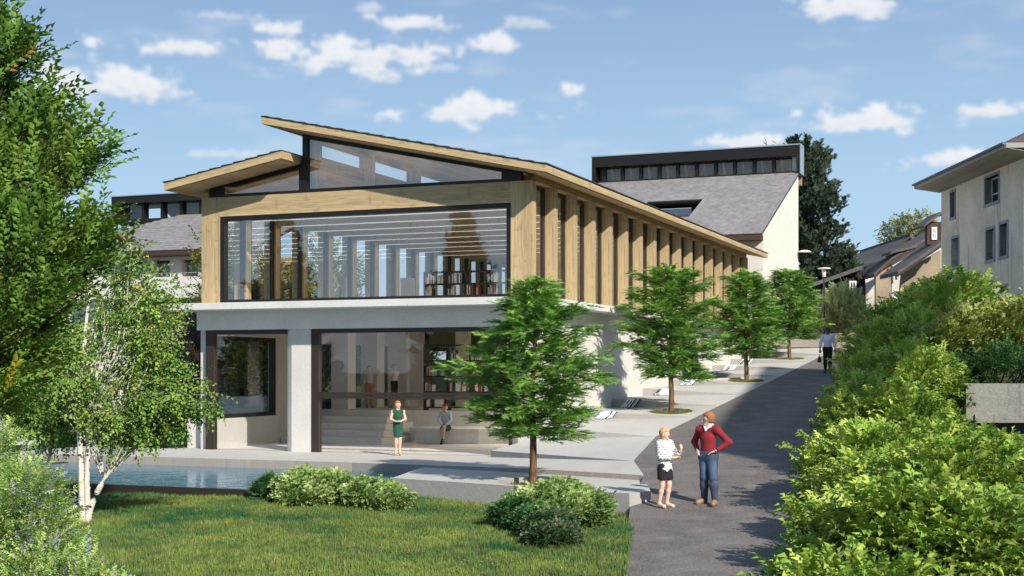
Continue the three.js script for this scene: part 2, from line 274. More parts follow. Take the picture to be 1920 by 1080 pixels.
{ // upper patio (level along the glass, rising to the lane), lower patio with a round planter, pool
  const A1 = [5.0, roadY(6.0) + 0.004, 6.0];
  const e0 = [-15.5, 0, 3.55], e1 = [-3.8, 0, 3.56], e2 = [1.8, 0.08, 4.9];
  const top = [quadPatch([-15.5, 0, 0.16], e0, e1, [-3.8, 0, 0.16], 3, 8), quadPatch([-3.8, 0, 0.16], e1, e2, [-1.19, 0.0, 0.16], 6, 6), quadPatch([-1.19, 0.0, 0.16], e2, A1, B1, 6, 6), quadPatch([-15.5, 0, -0.6], [-15.5, 0, 0.16], [-1.19, 0, 0.16], [-1.19, 0, -0.6], 6, 1)];
  struct('upper_patio', mergeGeometries(top), M.paving, 'pale concrete patio along the glazed front', 'pavement');
  const face = (a, b, d0, d1) => quadPatch([a[0], a[1] - d0, a[2]], [b[0], b[1] - d1, b[2]], b, a, 4, 1);
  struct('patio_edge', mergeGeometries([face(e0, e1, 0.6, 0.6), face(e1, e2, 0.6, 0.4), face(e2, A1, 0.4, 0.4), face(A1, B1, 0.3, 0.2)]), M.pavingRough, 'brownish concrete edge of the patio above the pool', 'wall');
  // lower patio
  const y0 = -0.03, cx = 2.8, cz = 6.95, ra = 0.86, rb = 1.2;
  const out = [[-1.62, 3.52], [-0.64, 7.46], [5.62, 9.2], [5.9, 8.6], [5.02, 6.0], [1.8, 4.87], [-3.0, 3.52]];
  const hole = []; for (let i = 0; i < 40; i++) { const a = i / 40 * Math.PI * 2; hole.push([cx + Math.cos(a) * ra, cz + Math.sin(a) * rb]); }
  struct('lower_patio', plan(out.slice(0, 6), -0.9, y0, [hole]), [M.paving, M.riser], 'lower concrete terrace with an oval planter between pool and lane', 'pavement');
  const pit = new THREE.CircleGeometry(1, 36); pit.rotateX(-Math.PI / 2); pit.scale(ra + 0.05, 1, rb + 0.05); pit.translate(cx, -0.3, cz);
  struct('planter_soil', pit, M.soil, 'soil in the oval planter of the lower patio', 'soil');
  // pool
  const wp = [[-13.2, 3.57], [-13.2, 9.46], [-1.2, 9.46], [-0.2, 7.5], [-1.66, 3.57]];
  const wg = new THREE.ShapeGeometry(new THREE.Shape(wp.map(([x, z]) => new THREE.Vector2(x, -z)))); wg.rotateX(-Math.PI / 2); wg.translate(0, -0.235, 0);
  struct('pool_water', wg, M.water, 'still blue water of the reflecting pool', 'water');
  struct('pool_rim', boxes([-13.4, -0.6, -0.9, -0.215, 9.46, 9.58], [-13.4, -13.2, -0.9, -0.215, 3.4, 9.458]), M.bronze, 'dark metal rim holding the pool at the lawn', 'rim');
}
// water rill and little falls, one per riser
{
  const R = rng(5), strand = std({ color: RGB(0.75, 0.84, 0.92), roughness: 0.2 }), dark = std({ color: RGB(0.03, 0.035, 0.045), roughness: 0.2 }), blue = new THREE.MeshPhysicalMaterial({ color: RGB(0.42, 0.64, 0.90), roughness: 0.12 });
  const pathX = k => 0.84 + 0.05 * Math.sin(k * 2.3);
  for (let k = 0; k < 8; k++) {
    const [z, foot, top] = STEPS[k], x = pathX(k), s = x / XR, yt = lerp(top, roadTop(z), s), yb = lerp(foot, roadTop(z), s);
    const t = thing('water_fall', `small white waterfall over the ${['first', 'second', 'third', 'fourth', 'fifth', 'sixth', 'seventh', 'eighth'][k]} terrace riser counted from the entrance`, 'waterfall', [0, 0, 0], 0, 'small falls of the terrace rill');
    const bl = [], dk = [];
    for (let i = 0; i < 26; i++) { const xx = x - 0.24 + 0.48 * R(), w = 0.012 + 0.02 * R(), o = 0.02 + 0.05 * R(), y1 = yt + 0.012, dz = 0.14 + 0.12 * R(); const pts = [V(xx, y1, z - 0.1), V(xx - 0.02, y1 + 0.004, z + 0.02), V(xx - 0.05 - 0.05 * R(), lerp(y1, yb, 0.45), z + o + 0.05), V(xx - 0.12 - 0.1 * R(), yb + 0.012, z + dz)]; (R() < 0.76 ? bl : dk).push(tube(pts, [w * 0.6, w, w * 0.9, w * 0.7], 4)); }
    part(t, 'water_strands', mergeGeometries(bl), strand).userData.kind = 'stuff'; if (dk.length) part(t, 'dark_gaps', mergeGeometries(dk), dark).userData.kind = 'stuff';
    // rill from the next fall's foot to this lip
    const z1 = (STEPS[k + 1] || [-29.4])[0], x1 = pathX(k + 1) - 0.12, n = 14, p = [], u = [], ix = [];
    for (let i = 0; i <= n; i++) { const f = i / n, zz = lerp(z - 0.02, z1 + 0.22, f), xm = lerp(x, x1, f) + 0.05 * Math.sin(f * 9 + k) * f * (1 - f) * 4, w = 0.10 + 0.035 * Math.sin(f * 13 + k * 2); for (const e of [-1, 1]) { p.push(xm + e * w, treadY(xm, clamp(zz, z1 + 0.001, z - 0.001)) + 0.006, zz); u.push(e, f); } }
    for (let i = 0; i < n; i++) ix.push(2 * i, 2 * i + 1, 2 * i + 2, 2 * i + 1, 2 * i + 3, 2 * i + 2);
    struct('rill_water', geoOf(p, u, ix), blue, `thin stream of pale blue water on the ${['lowest', 'second', 'third', 'fourth', 'fifth', 'sixth', 'seventh', 'eighth'][k]} terrace`, 'water');
  }
}
// ---------- the library ----------
const XL = -11.02, ZB = -29.1, RT = { e: 0.8, ye: 8.07, m: 0.2134, xp: -8.2 }, LT = { e: -11.66, ye: 8.19, m: 0.1816, xp: -7.52 };
const mainTop = x => RT.ye + (RT.e - x) * RT.m, leftTop = x => LT.ye + (x - LT.e) * LT.m;
const lib = thing('library_building', 'modern library with pale timber frame, concrete base and split pitched roof', 'building');
{
  const b = lib;
  part(b, 'floor_slab', box(-11.68, 0.62, 4.3, 4.5, ZB - 0.3, 1.03, 'x'), M.slab);
  part(b, 'concrete_lintel', box(-11.2, -0.003, 3.71, 4.297, -0.6, 0, 'x'), M.lintel);
  part(b, 'concrete_column', plan([[-8.02, -0.62], [-8.02, -0.14], [-7.8, -0.003], [-7.13, -0.003], [-7.13, -0.62]], -0.02, 3.707), M.wall);
  part(b, 'concrete_column', plan([[-0.66, -0.62], [-0.66, -0.14], [-0.43, -0.003], [-0.003, -0.003], [-0.003, -0.62]], -0.02, 3.707), M.wall);
  part(b, 'side_wall', box(-0.35, -0.003, -0.3, 4.297, ZB, -0.623, 'z'), M.wall);
  part(b, 'rear_wall', box(XL, -0.36, -0.3, 4.297, ZB - 0.25, ZB, 'x'), M.wall);
  // left ground-floor wall with a long window behind the corner glass
  part(b, 'garden_wall', prismX([[-0.2, -0.3], [ZB + 0.01, -0.3], [ZB + 0.01, 4.296], [-0.2, 4.296]], XL - 0.17, XL + 0.15, [[[-0.62, 0.93], [-4.15, 0.93], [-4.15, 3.55], [-0.62, 3.55]], [[-6.2, 0.93], [-12.5, 0.93], [-12.5, 3.4], [-6.2, 3.4]], [[-14, 0.93], [-20.5, 0.93], [-20.5, 3.4], [-14, 3.4]]]), M.wall);
  for (const [z0, z1, y1] of [[-4.15, -0.62, 3.55], [-12.5, -6.2, 3.4], [-20.5, -14, 3.4]]) {
    const w = group(b, 'garden_window'), x = XL + 0.02, y0 = 0.93, f = 0.13;
    part(w, 'frame', boxes([x - 0.09, x + 0.1, y0, y0 + f, z0, z1], [x - 0.09, x + 0.1, y1 - f, y1, z0, z1], [x - 0.09, x + 0.1, y0 + f, y1 - f, z0, z0 + f], [x - 0.09, x + 0.1, y0 + f, y1 - f, z1 - f, z1]), M.black);
    part(w, 'pane', box(x - 0.006, x + 0.006, y0 + f, y1 - f, z0 + f, z1 - f), M.clear);
  }
  // ground floor glazing
  const w1 = group(b, 'front_window'), fz0 = -0.2, fz1 = -0.01;
  part(w1, 'frame', boxes([-7.127, -6.87, 0.004, 3.706, fz0, fz1], [-6.87, -0.72, 3.58, 3.706, fz0, fz1], [-0.72, -0.662, 0.004, 3.706, fz0, fz1], [-6.87, -0.72, 1.62, 1.71, fz0, fz1], [-6.87, -0.72, 1.725, 1.81, fz0, fz1 - 0.03]), M.bronze);
  part(w1, 'pane', box(-6.87, -0.72, 1.81, 3.58, -0.11, -0.098), M.glassLow);
  part(w1, 'pane', box(-6.87, -0.72, 0.004, 1.62, -0.11, -0.098), M.glassLow);
  const w2 = group(b, 'front_window');
  part(w2, 'frame', boxes([-10.86, -10.58, 0.004, 3.706, fz0, fz1], [-10.58, -8.022, 3.57, 3.706, fz0, fz1]), M.bronze);
  part(w2, 'pane', box(-10.58, -8.022, 0.004, 3.57, -0.11, -0.098), M.glassLow);
  part(b, 'corner_post', box(-11.0, -10.87, 0.004, 3.7, -0.5, -0.19), M.black);
  // upper timber frame
  part(b, 'timber_post', box(XL, -10.36, 4.5, 7.82, -0.33, 0, 'y'), M.wood);
  part(b, 'timber_post', box(-0.65, 0, 4.5, 7.82, -0.31, 0, 'y'), M.wood);
  part(b, 'timber_beam', box(-10.358, -0.652, 7.22, 7.817, -0.33, -0.002, 'x'), M.wood);
  const w3 = group(b, 'front_window'), a0 = -0.24, a1 = -0.02;
  part(w3, 'frame', boxes([-10.357, -0.653, 4.502, 4.64, a0, a1], [-10.357, -0.653, 7.09, 7.218, a0, a1], [-10.357, -10.21, 4.64, 7.09, a0, a1], [-0.79, -0.653, 4.64, 7.09, a0, a1]), M.black);
  part(w3, 'pane', box(-10.21, -0.79, 4.64, 7.09, -0.14, -0.128), M.glass);
  // rhythm of timber fins with narrow windows between, both long sides; a ceiling beam over each pair
  const pitch = 1.8, fin = box(-0.45, 0, 4.5, 7.83, 0, 0.29, 'y'), finL = box(XL, XL + 0.45, 4.5, 7.83, 0, 0.29, 'y'), beam = box(XL + 0.46, -0.46, 7.30, 7.815, 0.04, 0.25, 'x');
  const wf = (x, s) => boxes([x - 0.05, x + 0.05, 4.503, 4.6, 0, pitch - 0.29], [x - 0.05, x + 0.05, 7.72, 7.826, 0, pitch - 0.29], [x - 0.05, x + 0.05, 4.6, 7.72, 0, 0.13], [x - 0.05, x + 0.05, 4.6, 7.72, pitch - 0.42, pitch - 0.29]);
  const fR = wf(-0.34), fL = wf(XL + 0.34), pR = box(-0.346, -0.334, 4.6, 7.72, 0.13, pitch - 0.42), pL = box(XL + 0.334, XL + 0.346, 4.6, 7.72, 0.13, pitch - 0.42);
  for (let k = 0; k <= 16; k++) {
    const z = -0.31 - pitch * k;                   // far face of fin k
    if (k) { for (const g of [fin, finL]) part(b, 'timber_fin', g, M.wood).position.z = z; part(b, 'ceiling_beam', beam, M.woodInner).position.z = z; }
    if (k < 16) for (const [f, p] of [[fR, pR], [fL, pL]]) { const w = group(b, 'side_window'); w.position.z = z - (pitch - 0.29) ; part(w, 'frame', f, M.bronze); part(w, 'pane', p, M.clear); }
  }
  part(b, 'wall_plate', box(-0.5, -0.02, 7.833, 8.03, ZB + 0.2, -0.32, 'z'), M.soffit);
  part(b, 'wall_plate', box(XL + 0.02, XL + 0.5, 7.833, 8.05, ZB + 0.2, -0.32, 'z'), M.soffit);
  part(b, 'upper_rear_wall', prism([[XL + 0.5, 4.5], [-0.5, 4.5], [-0.5, 8.05], [-7.4, 9.5], [-7.4, 8.6], [XL + 0.5, 8.05]], ZB - 0.02, ZB + 0.18), M.wood);
  // roofs: timber decks with thin dark tile courses
  const ZF = 1.05, zr = -29.9, th = 0.2;
  const deck = (x0, y0, x1, y1, t) => { const g = prism([[x0, y0 - t], [x1, y1 - t], [x1, y1], [x0, y0]], zr, ZF), U = g.attributes.uv, c = g.groups[0]; for (let i = c.start; i < c.start + c.count; i++) { const u = U.getX(i), v = U.getY(i); U.setXY(i, v - u * (y1 - y0) / (x1 - x0), u); } g.clearGroups(); return g; };
  const r1 = part(b, 'main_roof', deck(RT.xp, mainTop(RT.xp), RT.e, RT.ye, th), M.wood);
  const r2 = part(b, 'garden_roof', deck(LT.e, LT.ye, LT.xp, leftTop(LT.xp), 0.22), M.wood);
  // soffit boards, a little below the decks
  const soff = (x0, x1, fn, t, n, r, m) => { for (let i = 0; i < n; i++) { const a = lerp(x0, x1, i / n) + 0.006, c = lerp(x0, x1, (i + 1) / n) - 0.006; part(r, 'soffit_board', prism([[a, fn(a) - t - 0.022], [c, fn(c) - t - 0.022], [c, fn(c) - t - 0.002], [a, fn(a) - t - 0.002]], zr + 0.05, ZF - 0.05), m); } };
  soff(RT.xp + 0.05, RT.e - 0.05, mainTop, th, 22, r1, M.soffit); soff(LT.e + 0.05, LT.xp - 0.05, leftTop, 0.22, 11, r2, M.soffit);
  const course = (x0, x1, fn, up, r) => { const lift = 0.035, y = (x, k) => fn(x) + k; part(r, 'tile_course', prism(up > 0 ? [[x0 - 0.03, y(x0, 0.012)], [x1, y(x1, 0.004)], [x1, y(x1, 0.018)], [x0 - 0.03, y(x0 - 0.03, 0.055)]] : [[x0, y(x0, 0.004)], [x1 + 0.03, y(x1, 0.012)], [x1 + 0.03, y(x1 + 0.03, 0.055)], [x0, y(x0, 0.018)]], zr - 0.03, ZF + 0.025), M.tile); };
  for (let x = LT.e; x < LT.xp - 0.05; x += 0.42) course(x, Math.min(x + 0.42, LT.xp + 0.02), leftTop, 1, r2);
  for (let x = RT.e; x > RT.xp + 0.05; x -= 0.42) course(Math.max(x - 0.42, RT.xp - 0.02), x, mainTop, -1, r1);
  const RR = rng(8), cap = new THREE.ConeGeometry(0.022, 0.06, 6); // small snow guards on the tiles
  for (let i = 0; i < 26; i++) { const x = lerp(0.5, -7.6, RR()), z = i < 9 ? 0.9 : lerp(0.5, -28, RR()); const c = part(r1, 'snow_guard', cap, M.tile); c.position.set(x, mainTop(x) + 0.06, z); }
  // gable glazing
  const gz0 = -0.2, gz1 = -0.03, T = x => mainTop(x) - th - 0.03, Lf = x => leftTop(x) - 0.25;
  const g1 = group(b, 'gable_window');
  part(g1, 'frame', mergeGeometries([prism([[-7.44, 7.822], [-7.27, 7.822], [-7.27, T(-7.27)], [-7.44, T(-7.44)]], gz0, gz1), prism([[-7.27, 7.822], [-0.95, 7.822], [-0.95, 7.91], [-7.27, 7.93]], gz0, gz1), prism([[-7.27, T(-7.27) - 0.12], [-0.95, T(-0.95) - 0.1], [-0.95, T(-0.95)], [-7.27, T(-7.27)]], gz0, gz1), prism([[-0.95, 7.822], [-0.34, 7.822], [-0.34, T(-0.34)], [-0.95, T(-0.95)]], gz0, gz1)]), M.black);
  part(g1, 'pane', prism([[-7.27, 7.93], [-0.95, 7.91], [-0.95, T(-0.95) - 0.1], [-7.27, T(-7.27) - 0.12]], -0.12, -0.108), M.glass);
  const g2 = group(b, 'gable_window');
  part(g2, 'frame', mergeGeometries([prism([[-10.75, 7.822], [-10.3, 7.822], [-10.3, Lf(-10.3)], [-10.75, Lf(-10.75)]], gz0, gz1), prism([[-10.3, 7.822], [-7.56, 7.822], [-7.56, 7.91], [-10.3, 7.91]], gz0, gz1), prism([[-10.3, Lf(-10.3) - 0.02], [-9.9, Lf(-9.9) - 0.13], [-7.56, Lf(-7.56) - 0.13], [-7.56, Lf(-7.56)], [-10.3, Lf(-10.3)]], gz0, gz1), prism([[-7.56, 7.822], [-7.443, 7.822], [-7.443, Lf(-7.443)], [-7.56, Lf(-7.56)]], gz0, gz1)]), M.black);
  part(g2, 'pane', prism([[-10.3, 7.91], [-7.56, 7.91], [-7.56, Lf(-7.56) - 0.13], [-9.9, Lf(-9.9) - 0.13], [-10.3, Lf(-10.3) - 0.02]], -0.12, -0.108), M.glass);
  // clerestory between the two roofs
  const cw = group(b, 'clerestory'), yA = leftTop(-7.44) - 0.1, yT = T(-7.4);
  part(cw, 'sill_beam', box(-7.46, -7.28, yA - 0.25, yA + 0.16, ZB + 0.2, -0.21, 'z'), M.wood);
  part(cw, 'head_beam', box(-7.46, -7.28, yT - 0.16, yT, ZB + 0.2, -0.21, 'z'), M.wood);
  for (let k = 0; k <= 8; k++) { const z = -0.21 - 3.5 * k; part(cw, 'clerestory_post', box(-7.47, -7.1, yA - 0.9, yT, z - 0.42, z, 'y'), M.woodInner); if (k < 8) part(cw, 'pane', box(-7.376, -7.364, yA + 0.16, yT - 0.16, z - 3.5, z - 0.42), M.clear); }
}
// ---------- inside the library ----------
{
  const inner = std({ color: RGB(0.90, 0.89, 0.87), map: concreteTone, roughness: 0.7 }), b = lib;
  part(b, 'upper_floor', box(XL + 0.46, -0.46, 4.502, 4.54, ZB + 0.2, -0.35, 'x'), inner);
  part(b, 'ground_floor', box(XL + 0.16, -0.36, -0.25, -0.002, ZB + 0.01, -0.2, 'x'), inner);
  // seating steps up to the reading level
  part(b, 'reading_level', plan([[XL + 0.16, -7.8], [-0.36, -7.8], [-0.36, ZB + 0.02], [XL + 0.16, ZB + 0.02]], 0.0, 1.04), inner);
  part(b, 'seating_ledge', plan([[-7.0, -7.8], [-7.0, -6.5], [-6.2, -5.9], [-5.2, -5.7], [-4.2, -6.0], [-3.6, -6.55], [-0.36, -6.55], [-0.36, -7.8]], 0.0, 0.5), inner);
  for (let i = 0; i < 5; i++) part(b, 'stair_step', box(XL + 0.16, -7.0 - 0.25 * i, 0.0, 0.21 * (i + 1) - 0.002, -7.8, -4.4 - 0.62 * i, 'x'), inner);
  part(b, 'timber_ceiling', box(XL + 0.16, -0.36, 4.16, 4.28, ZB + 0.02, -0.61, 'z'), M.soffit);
  for (const x of [-9.9, -7.9, -6.3, -4.6, -2.9, -1.3]) part(b, 'inner_column', box(x - 0.28, x + 0.28, 1.04, 4.158, -13.6, -13.0, 'y'), inner);
  for (const z of [-5.3, -7.9, -10.2, -12.7]) { part(b, 'inner_column', box(XL + 0.16, XL + 0.85, 1.042, 4.158, z - 0.6, z, 'y'), inner); part(b, 'window_post', box(XL + 0.14, XL + 0.3, 1.042, 3.5, z - 0.78, z - 0.62, 'y'), M.black); }
  for (const [x0, x1] of [[-9.62, -8.18], [-7.62, -6.58], [-6.02, -4.88], [-4.32, -3.18], [-2.62, -1.58]]) { const w = group(b, 'inner_window'); part(w, 'frame', boxes([x0, x1, 1.042, 1.2, -13.4, -13.25], [x0, x1, 3.95, 4.1, -13.4, -13.25], [x0, x0 + 0.12, 1.2, 3.95, -13.4, -13.25], [x1 - 0.12, x1, 1.2, 3.95, -13.4, -13.25]), M.black); part(w, 'pane', box(x0 + 0.12, x1 - 0.12, 1.2, 3.95, -13.33, -13.318), M.clear); }
  part(b, 'warm_back_wall', box(XL + 0.2, -0.4, 1.042, 4.15, -19.4, -19.2, 'x'), std({ color: RGB(0.85, 0.70, 0.42), map: concreteTone, roughness: 0.85 }));
  const lum = std({ color: RGB(0.85, 0.85, 0.84), roughness: 0.5 }), glow = std({ color: RGB(0.9, 0.9, 0.88), emissive: RGB(1, 0.93, 0.82), emissiveIntensity: 0.3, roughness: 0.5 });
  for (let i = 0; i < 4; i++) { const t = thing('linear_lamp', `white linear lamp hanging inside the ground floor, ${['nearest the glass', 'second behind the glass', 'third behind the glass', 'farthest from the glass'][i]}`, 'lamp', [-2.6 + 0.2 * i, 3.35 + 0.12 * i, -6.5 - 1.3 * i], 0, 'linear lamps under the timber ceiling'); part(t, 'housing', box(-1.3, 1.3, -0.03, 0.03, -0.05, 0.05, 'x'), lum); part(t, 'light_strip', box(-1.28, 1.28, -0.036, -0.0305, -0.045, 0.045, 'x'), glow); { const L = new THREE.RectAreaLight(RGB(1, 0.9, 0.76), 75, 2.5, 0.09); L.position.set(0, -0.045, 0); L.rotation.x = -Math.PI / 2; t.add(L); } for (const x of [-1.1, 1.1]) part(t, 'suspension_rod', box(x - 0.008, x + 0.008, 0.031, 4.158 - 3.35 - 0.12 * i, -0.008, 0.008), M.metal); }
  for (let k = 1; k <= 9; k++) { // slim light strips along the lower edges of the upstairs ceiling beams
    const t = thing('beam_light', `slim light strip under the ${['first', 'second', 'third', 'fourth', 'fifth', 'sixth', 'seventh', 'eighth', 'ninth'][k - 1]} ceiling beam upstairs counted from the front window`, 'lamp', [-5.51, 7.296, -0.31 - 1.8 * k + 0.145], 0, 'light strips under the ceiling beams');
    part(t, 'housing', box(-4.9, 4.9, -0.02, 0, -0.095, 0.095, 'x'), M.woodInner); part(t, 'light_strip', box(-4.88, 4.88, -0.026, -0.0205, -0.085, 0.085, 'x'), glow);
    const L = new THREE.RectAreaLight(RGB(1, 0.92, 0.8), 3.4, 9.7, 0.17); L.position.set(0, -0.034, 0); L.rotation.x = -Math.PI / 2; t.add(L);
  }
  // book shelves with books
  const shelfMat = std({ color: RGB(0.02, 0.017, 0.015), roughness: 0.55 }), R = rng(41);
  const cols = { white: RGB(0.78, 0.76, 0.72), grey: RGB(0.35, 0.35, 0.36), red: RGB(0.5, 0.06, 0.05), tan: RGB(0.55, 0.38, 0.22), black: RGB(0.03, 0.03, 0.035), blue: RGB(0.08, 0.14, 0.3) };
  const bm = {}; for (const k in cols) bm[k] = std({ color: cols[k], roughness: 0.7 });
  const pick = ['white', 'white', 'white', 'grey', 'white', 'black', 'white', 'black', 'grey', 'white', 'red', 'white', 'tan', 'black', 'blue', 'white'];
  const bookG = new THREE.BoxGeometry(1, 1, 1); bookG.translate(0.5, 0.5, 0);
  function shelf(x0, len, y0, z, rows, rowH, label, where, fill) {
    const t = thing('bookshelf', label, 'bookshelf', [x0, y0, z], 0), H = rows * rowH + 0.12, bays = Math.round(len / 0.85);
    for (let r = 0; r <= rows; r++) part(t, 'shelf_board', box(0, len, 0.1 + r * rowH - 0.022, 0.1 + r * rowH + 0.022, -0.36, 0, 'x'), shelfMat);
    for (let i = 0; i <= bays; i++) part(t, 'upright', box(i * len / bays - 0.022, i * len / bays + 0.022, 0, H, -0.37, 0.004, 'y'), shelfMat);
    for (let r = 0; r < rows; r++) for (let i = 0; i < bays; i++) {
      let x = i * len / bays + 0.04; const end = (i + 1) * len / bays - 0.04, stop = x + (end - x) * (0.35 + 0.65 * R()); if (R() > fill) continue;
      if (R() < 0.4) x += 0.2 * R();
      while (x < stop) { const w = 0.025 + 0.035 * R(), h = 0.22 + 0.16 * R(), c = pick[Math.floor(R() * pick.length)]; if (x + w > end) break; if (R() > 0.12) { const m = single('book', bookG, bm[c], `${c} book in the ${['bottom', 'second lowest', 'third', 'top'][r]} row, ${['first', 'second', 'third', 'fourth', 'fifth', 'sixth'][i]} bay of the ${where}`, 'book', `books on the ${where}`); m.scale.set(w * 0.94, Math.min(h, rowH - 0.06), 0.2); m.position.set(x0 + x, y0 + 0.1 + r * rowH + 0.0225, z - 0.12); m.rotation.z = 0; } x += w + 0.004; }
    }
  }
  shelf(-7.14, 4.4, 1.042, -7.95, 4, 0.55, 'long black bookshelf on the reading level behind the ground floor glass', 'ground floor bookshelf', 0.85);
  shelf(-7.14, 3.2, 4.542, -7.95, 3, 0.43, 'long black bookshelf upstairs behind the large timber framed window', 'upstairs bookshelf', 0.95);
  const st = thing('tall_cabinet', 'pale cabinet standing left of the upstairs bookshelf', 'cabinet', [-8.3, 4.542, -8.4]); part(st, 'carcass', boxes([0, 0.4, 0.08, 1.25, -0.4, 0]), std({ color: RGB(0.62, 0.58, 0.5), map: woodTone, roughness: 0.6 })); part(st, 'plinth', box(0.02, 0.38, 0, 0.08, -0.38, -0.02), M.black); part(st, 'handle', box(0.32, 0.34, 0.7, 1.0, 0, 0.03), M.metal);
}
// ---------- rear building with grey slate roof (right) ----------
function slates(parent, n, rows, p0, ux, uy, skip, mats, lenM, seed, lapH) {
  // n: roof normal; rows of slates from the eave p0 up along uy; ux along the eave. skip(x, s) leaves openings free
  const R = rng(seed), W = rows.width, S = rows.slope, m = rows.count, step = S / m; let c = 0;
  const basis = new THREE.Matrix4().makeBasis(ux, uy, n), q = new THREE.Quaternion().setFromRotationMatrix(basis);
  const geos = [0.8, 1, 1.25].map(k => { const g = box(0, lenM * k - 0.012, 0, step - 0.06, -0.02, 0.012, 'x'); return [g, lenM * k]; });
  for (let r = 0; r < m; r++) {
    let x = -lenM * R();
    while (x < W) {
      const [g, l] = geos[Math.floor(R() * 3)], a = Math.max(0, x), e = Math.min(W, x + l), s = (r + 0.5) * step, left = rows.left ? rows.left(s) : 0;
      const a2 = Math.max(a, left); let segs = [[a2, e]];
      if (skip) segs = skip(a2, e, s);
      for (const [k0, k1] of segs) if (k1 - k0 > 0.08) {
        const mm = part(parent, 'roof_slate', g, mats[Math.floor(R() * mats.length)]); c++;
        mm.scale.x = (k1 - k0) / l; mm.quaternion.copy(q).multiply(new THREE.Quaternion().setFromAxisAngle(V(1, 0, 0), 0.02));
        mm.position.copy(p0).addScaledVector(ux, k0).addScaledVector(uy, r * step).addScaledVector(n, 0.03 + 0.004 * R());
      }
      x += l;
    }
  }
}
{
  const b = thing('rear_house', 'tall cream house with slate roof and black glazed dormer behind the library', 'building');
  const z0 = -33, zr = -43.34, x0 = -14.2, x1 = -0.05, ye = 9.3, yr = 13.85, zE = -32.35;
  part(b, 'front_wall', box(x0, x1, 2.5, 9.5, z0 - 0.35, z0, 'y'), M.cream);
  part(b, 'gable_wall', prismX([[z0 - 0.355, 2.5], [zr, 2.5], [zr, 15.3], [zr + 0.05, 13.6], [z0 - 0.355, 9.3]], x1 - 0.35, x1 - 0.004), M.cream);
  part(b, 'eave_beam', box(x0, x1 + 0.02, 9.02, 9.27, zE, z0 + 0.01, 'x'), std({ color: RGB(0.10, 0.055, 0.04), map: woodTone, roughness: 0.7 }));
  // deck with a loggia opening
  const slope = Math.hypot(zE - zr, yr - ye), uy = V(0, yr - ye, zr - zE).normalize(), ux = V(1, 0, 0), n = ux.clone().cross(uy).normalize();
  const ox = [x0, -7.75, -4.55], s0 = 4.0, s1 = 6.9;
  const sh = prism([[0, 0], [x1 + 0.05 - x0, 0], [x1 + 0.05 - x0, slope], [0, slope]], -0.12, 0, [[[ox[1] - x0, s0], [ox[2] - x0, s0], [ox[2] - x0, s1], [ox[1] - x0, s1]]]);
  sh.applyMatrix4(new THREE.Matrix4().makeBasis(ux, uy, n).setPosition(x0, ye, zE)); part(b, 'roof_deck', sh, M.bronze);
  const lo = ox[1] - x0, hi = ox[2] - x0;
  slates(b, n, { width: x1 + 0.07 - x0, slope, count: 17 }, V(x0, ye, zE), ux, uy, (a, e, s) => s > s0 - 0.2 && s < s1 + 0.1 ? [[a, Math.min(e, lo)], [Math.max(a, hi), e]] : [[a, e]], M.slate, 1.25, 3);
  // loggia cut into the roof
  const lg = group(b, 'roof_loggia'), yf = 10.0; part(lg, 'recess', boxes([ox[1], ox[2], yf - 0.1, yf, -40.2, -35.2], [ox[1], ox[2], yf, 11.9, -40.3, -40.2]), M.black); for (const [a, c] of [[ox[1] - 0.1, ox[1]], [ox[2], ox[2] + 0.1]]) part(lg, 'cheek_wall', prismX([[-34.8, yf - 0.1], [-40.2, yf - 0.1], [-40.2, 12.2], [-34.8, 10.15]], a, c), M.black); part(lg, 'head_panel', box(ox[1], ox[2], 11.75, 11.9, -40.2, -39.0), M.black);
  part(lg, 'balustrade_glass', box(ox[1] + 0.02, ox[2] - 0.02, 10.7, 11.2, -36.2, -36.185), M.glass); part(lg, 'handrail', box(ox[1] + 0.02, ox[2] - 0.02, 11.2, 11.24, -36.22, -36.17), M.metal);
  // black dormer band
  const d = group(b, 'dormer'), dx0 = -12.49, dx1 = 0.1, zf = zr + 0.35;
  part(d, 'surround', boxes([dx0, dx1, 14.78, 15.4, zr - 0.7, zf], [dx0, dx0 + 0.22, 13.7, 14.78, zr - 0.7, zf], [dx1 - 0.2, dx1, 13.7, 14.78, zr - 0.7, zf], [dx0 + 0.22, dx1 - 0.2, 13.7, 13.93, zr - 0.6, zf - 0.2]), M.black);
  part(d, 'metal_coping', boxes([dx0 - 0.04, dx1 + 0.05, 15.4, 15.47, zr - 0.7, zf + 0.05], [dx1, dx1 + 0.05, 13.75, 15.4, zr - 0.7, zf + 0.02]), M.metal);
  const w0 = -11.85, ww = 11.5 / 10;
  for (let i = 0; i < 10; i++) { const a = w0 + i * ww; part(d, 'mullion', box(a - 0.1, a + 0.08, 13.93, 14.78, zr - 0.5, zr - 0.1), M.black); part(d, 'dormer_pane', box(a + 0.08, a + ww - 0.1, 13.93, 14.78, zr - 0.3, zr - 0.288), M.clear); part(d, 'rafter', prism([[a + 0.42, 13.6], [a + 0.56, 13.6], [a + 0.40, 14.9], [a + 0.26, 14.9]], zr - 0.7, zr - 0.62), M.woodInner); }
  part(d, 'mullion', box(-0.45, -0.12, 13.93, 14.78, zr - 0.5, zr - 0.1), M.black);
  part(d, 'dormer_back', box(dx0 + 0.05, dx1 - 0.1, 13.2, 15.39, zr - 0.95, zr - 0.71, 'x'), M.soffit);
  const l = thing('wall_lamp', 'small dish lamp on the corner of the cream rear house', 'lamp', [0.0, 9.2, -43.1]); part(l, 'shade', new THREE.SphereGeometry(0.3, 16, 8, 0, 6.3, 0, 1.5).scale(1.3, 0.5, 1).translate(0.35, 0, 0), M.cream); part(l, 'bracket', box(-0.05, 0.35, 0.0, 0.05, -0.03, 0.03), M.black);
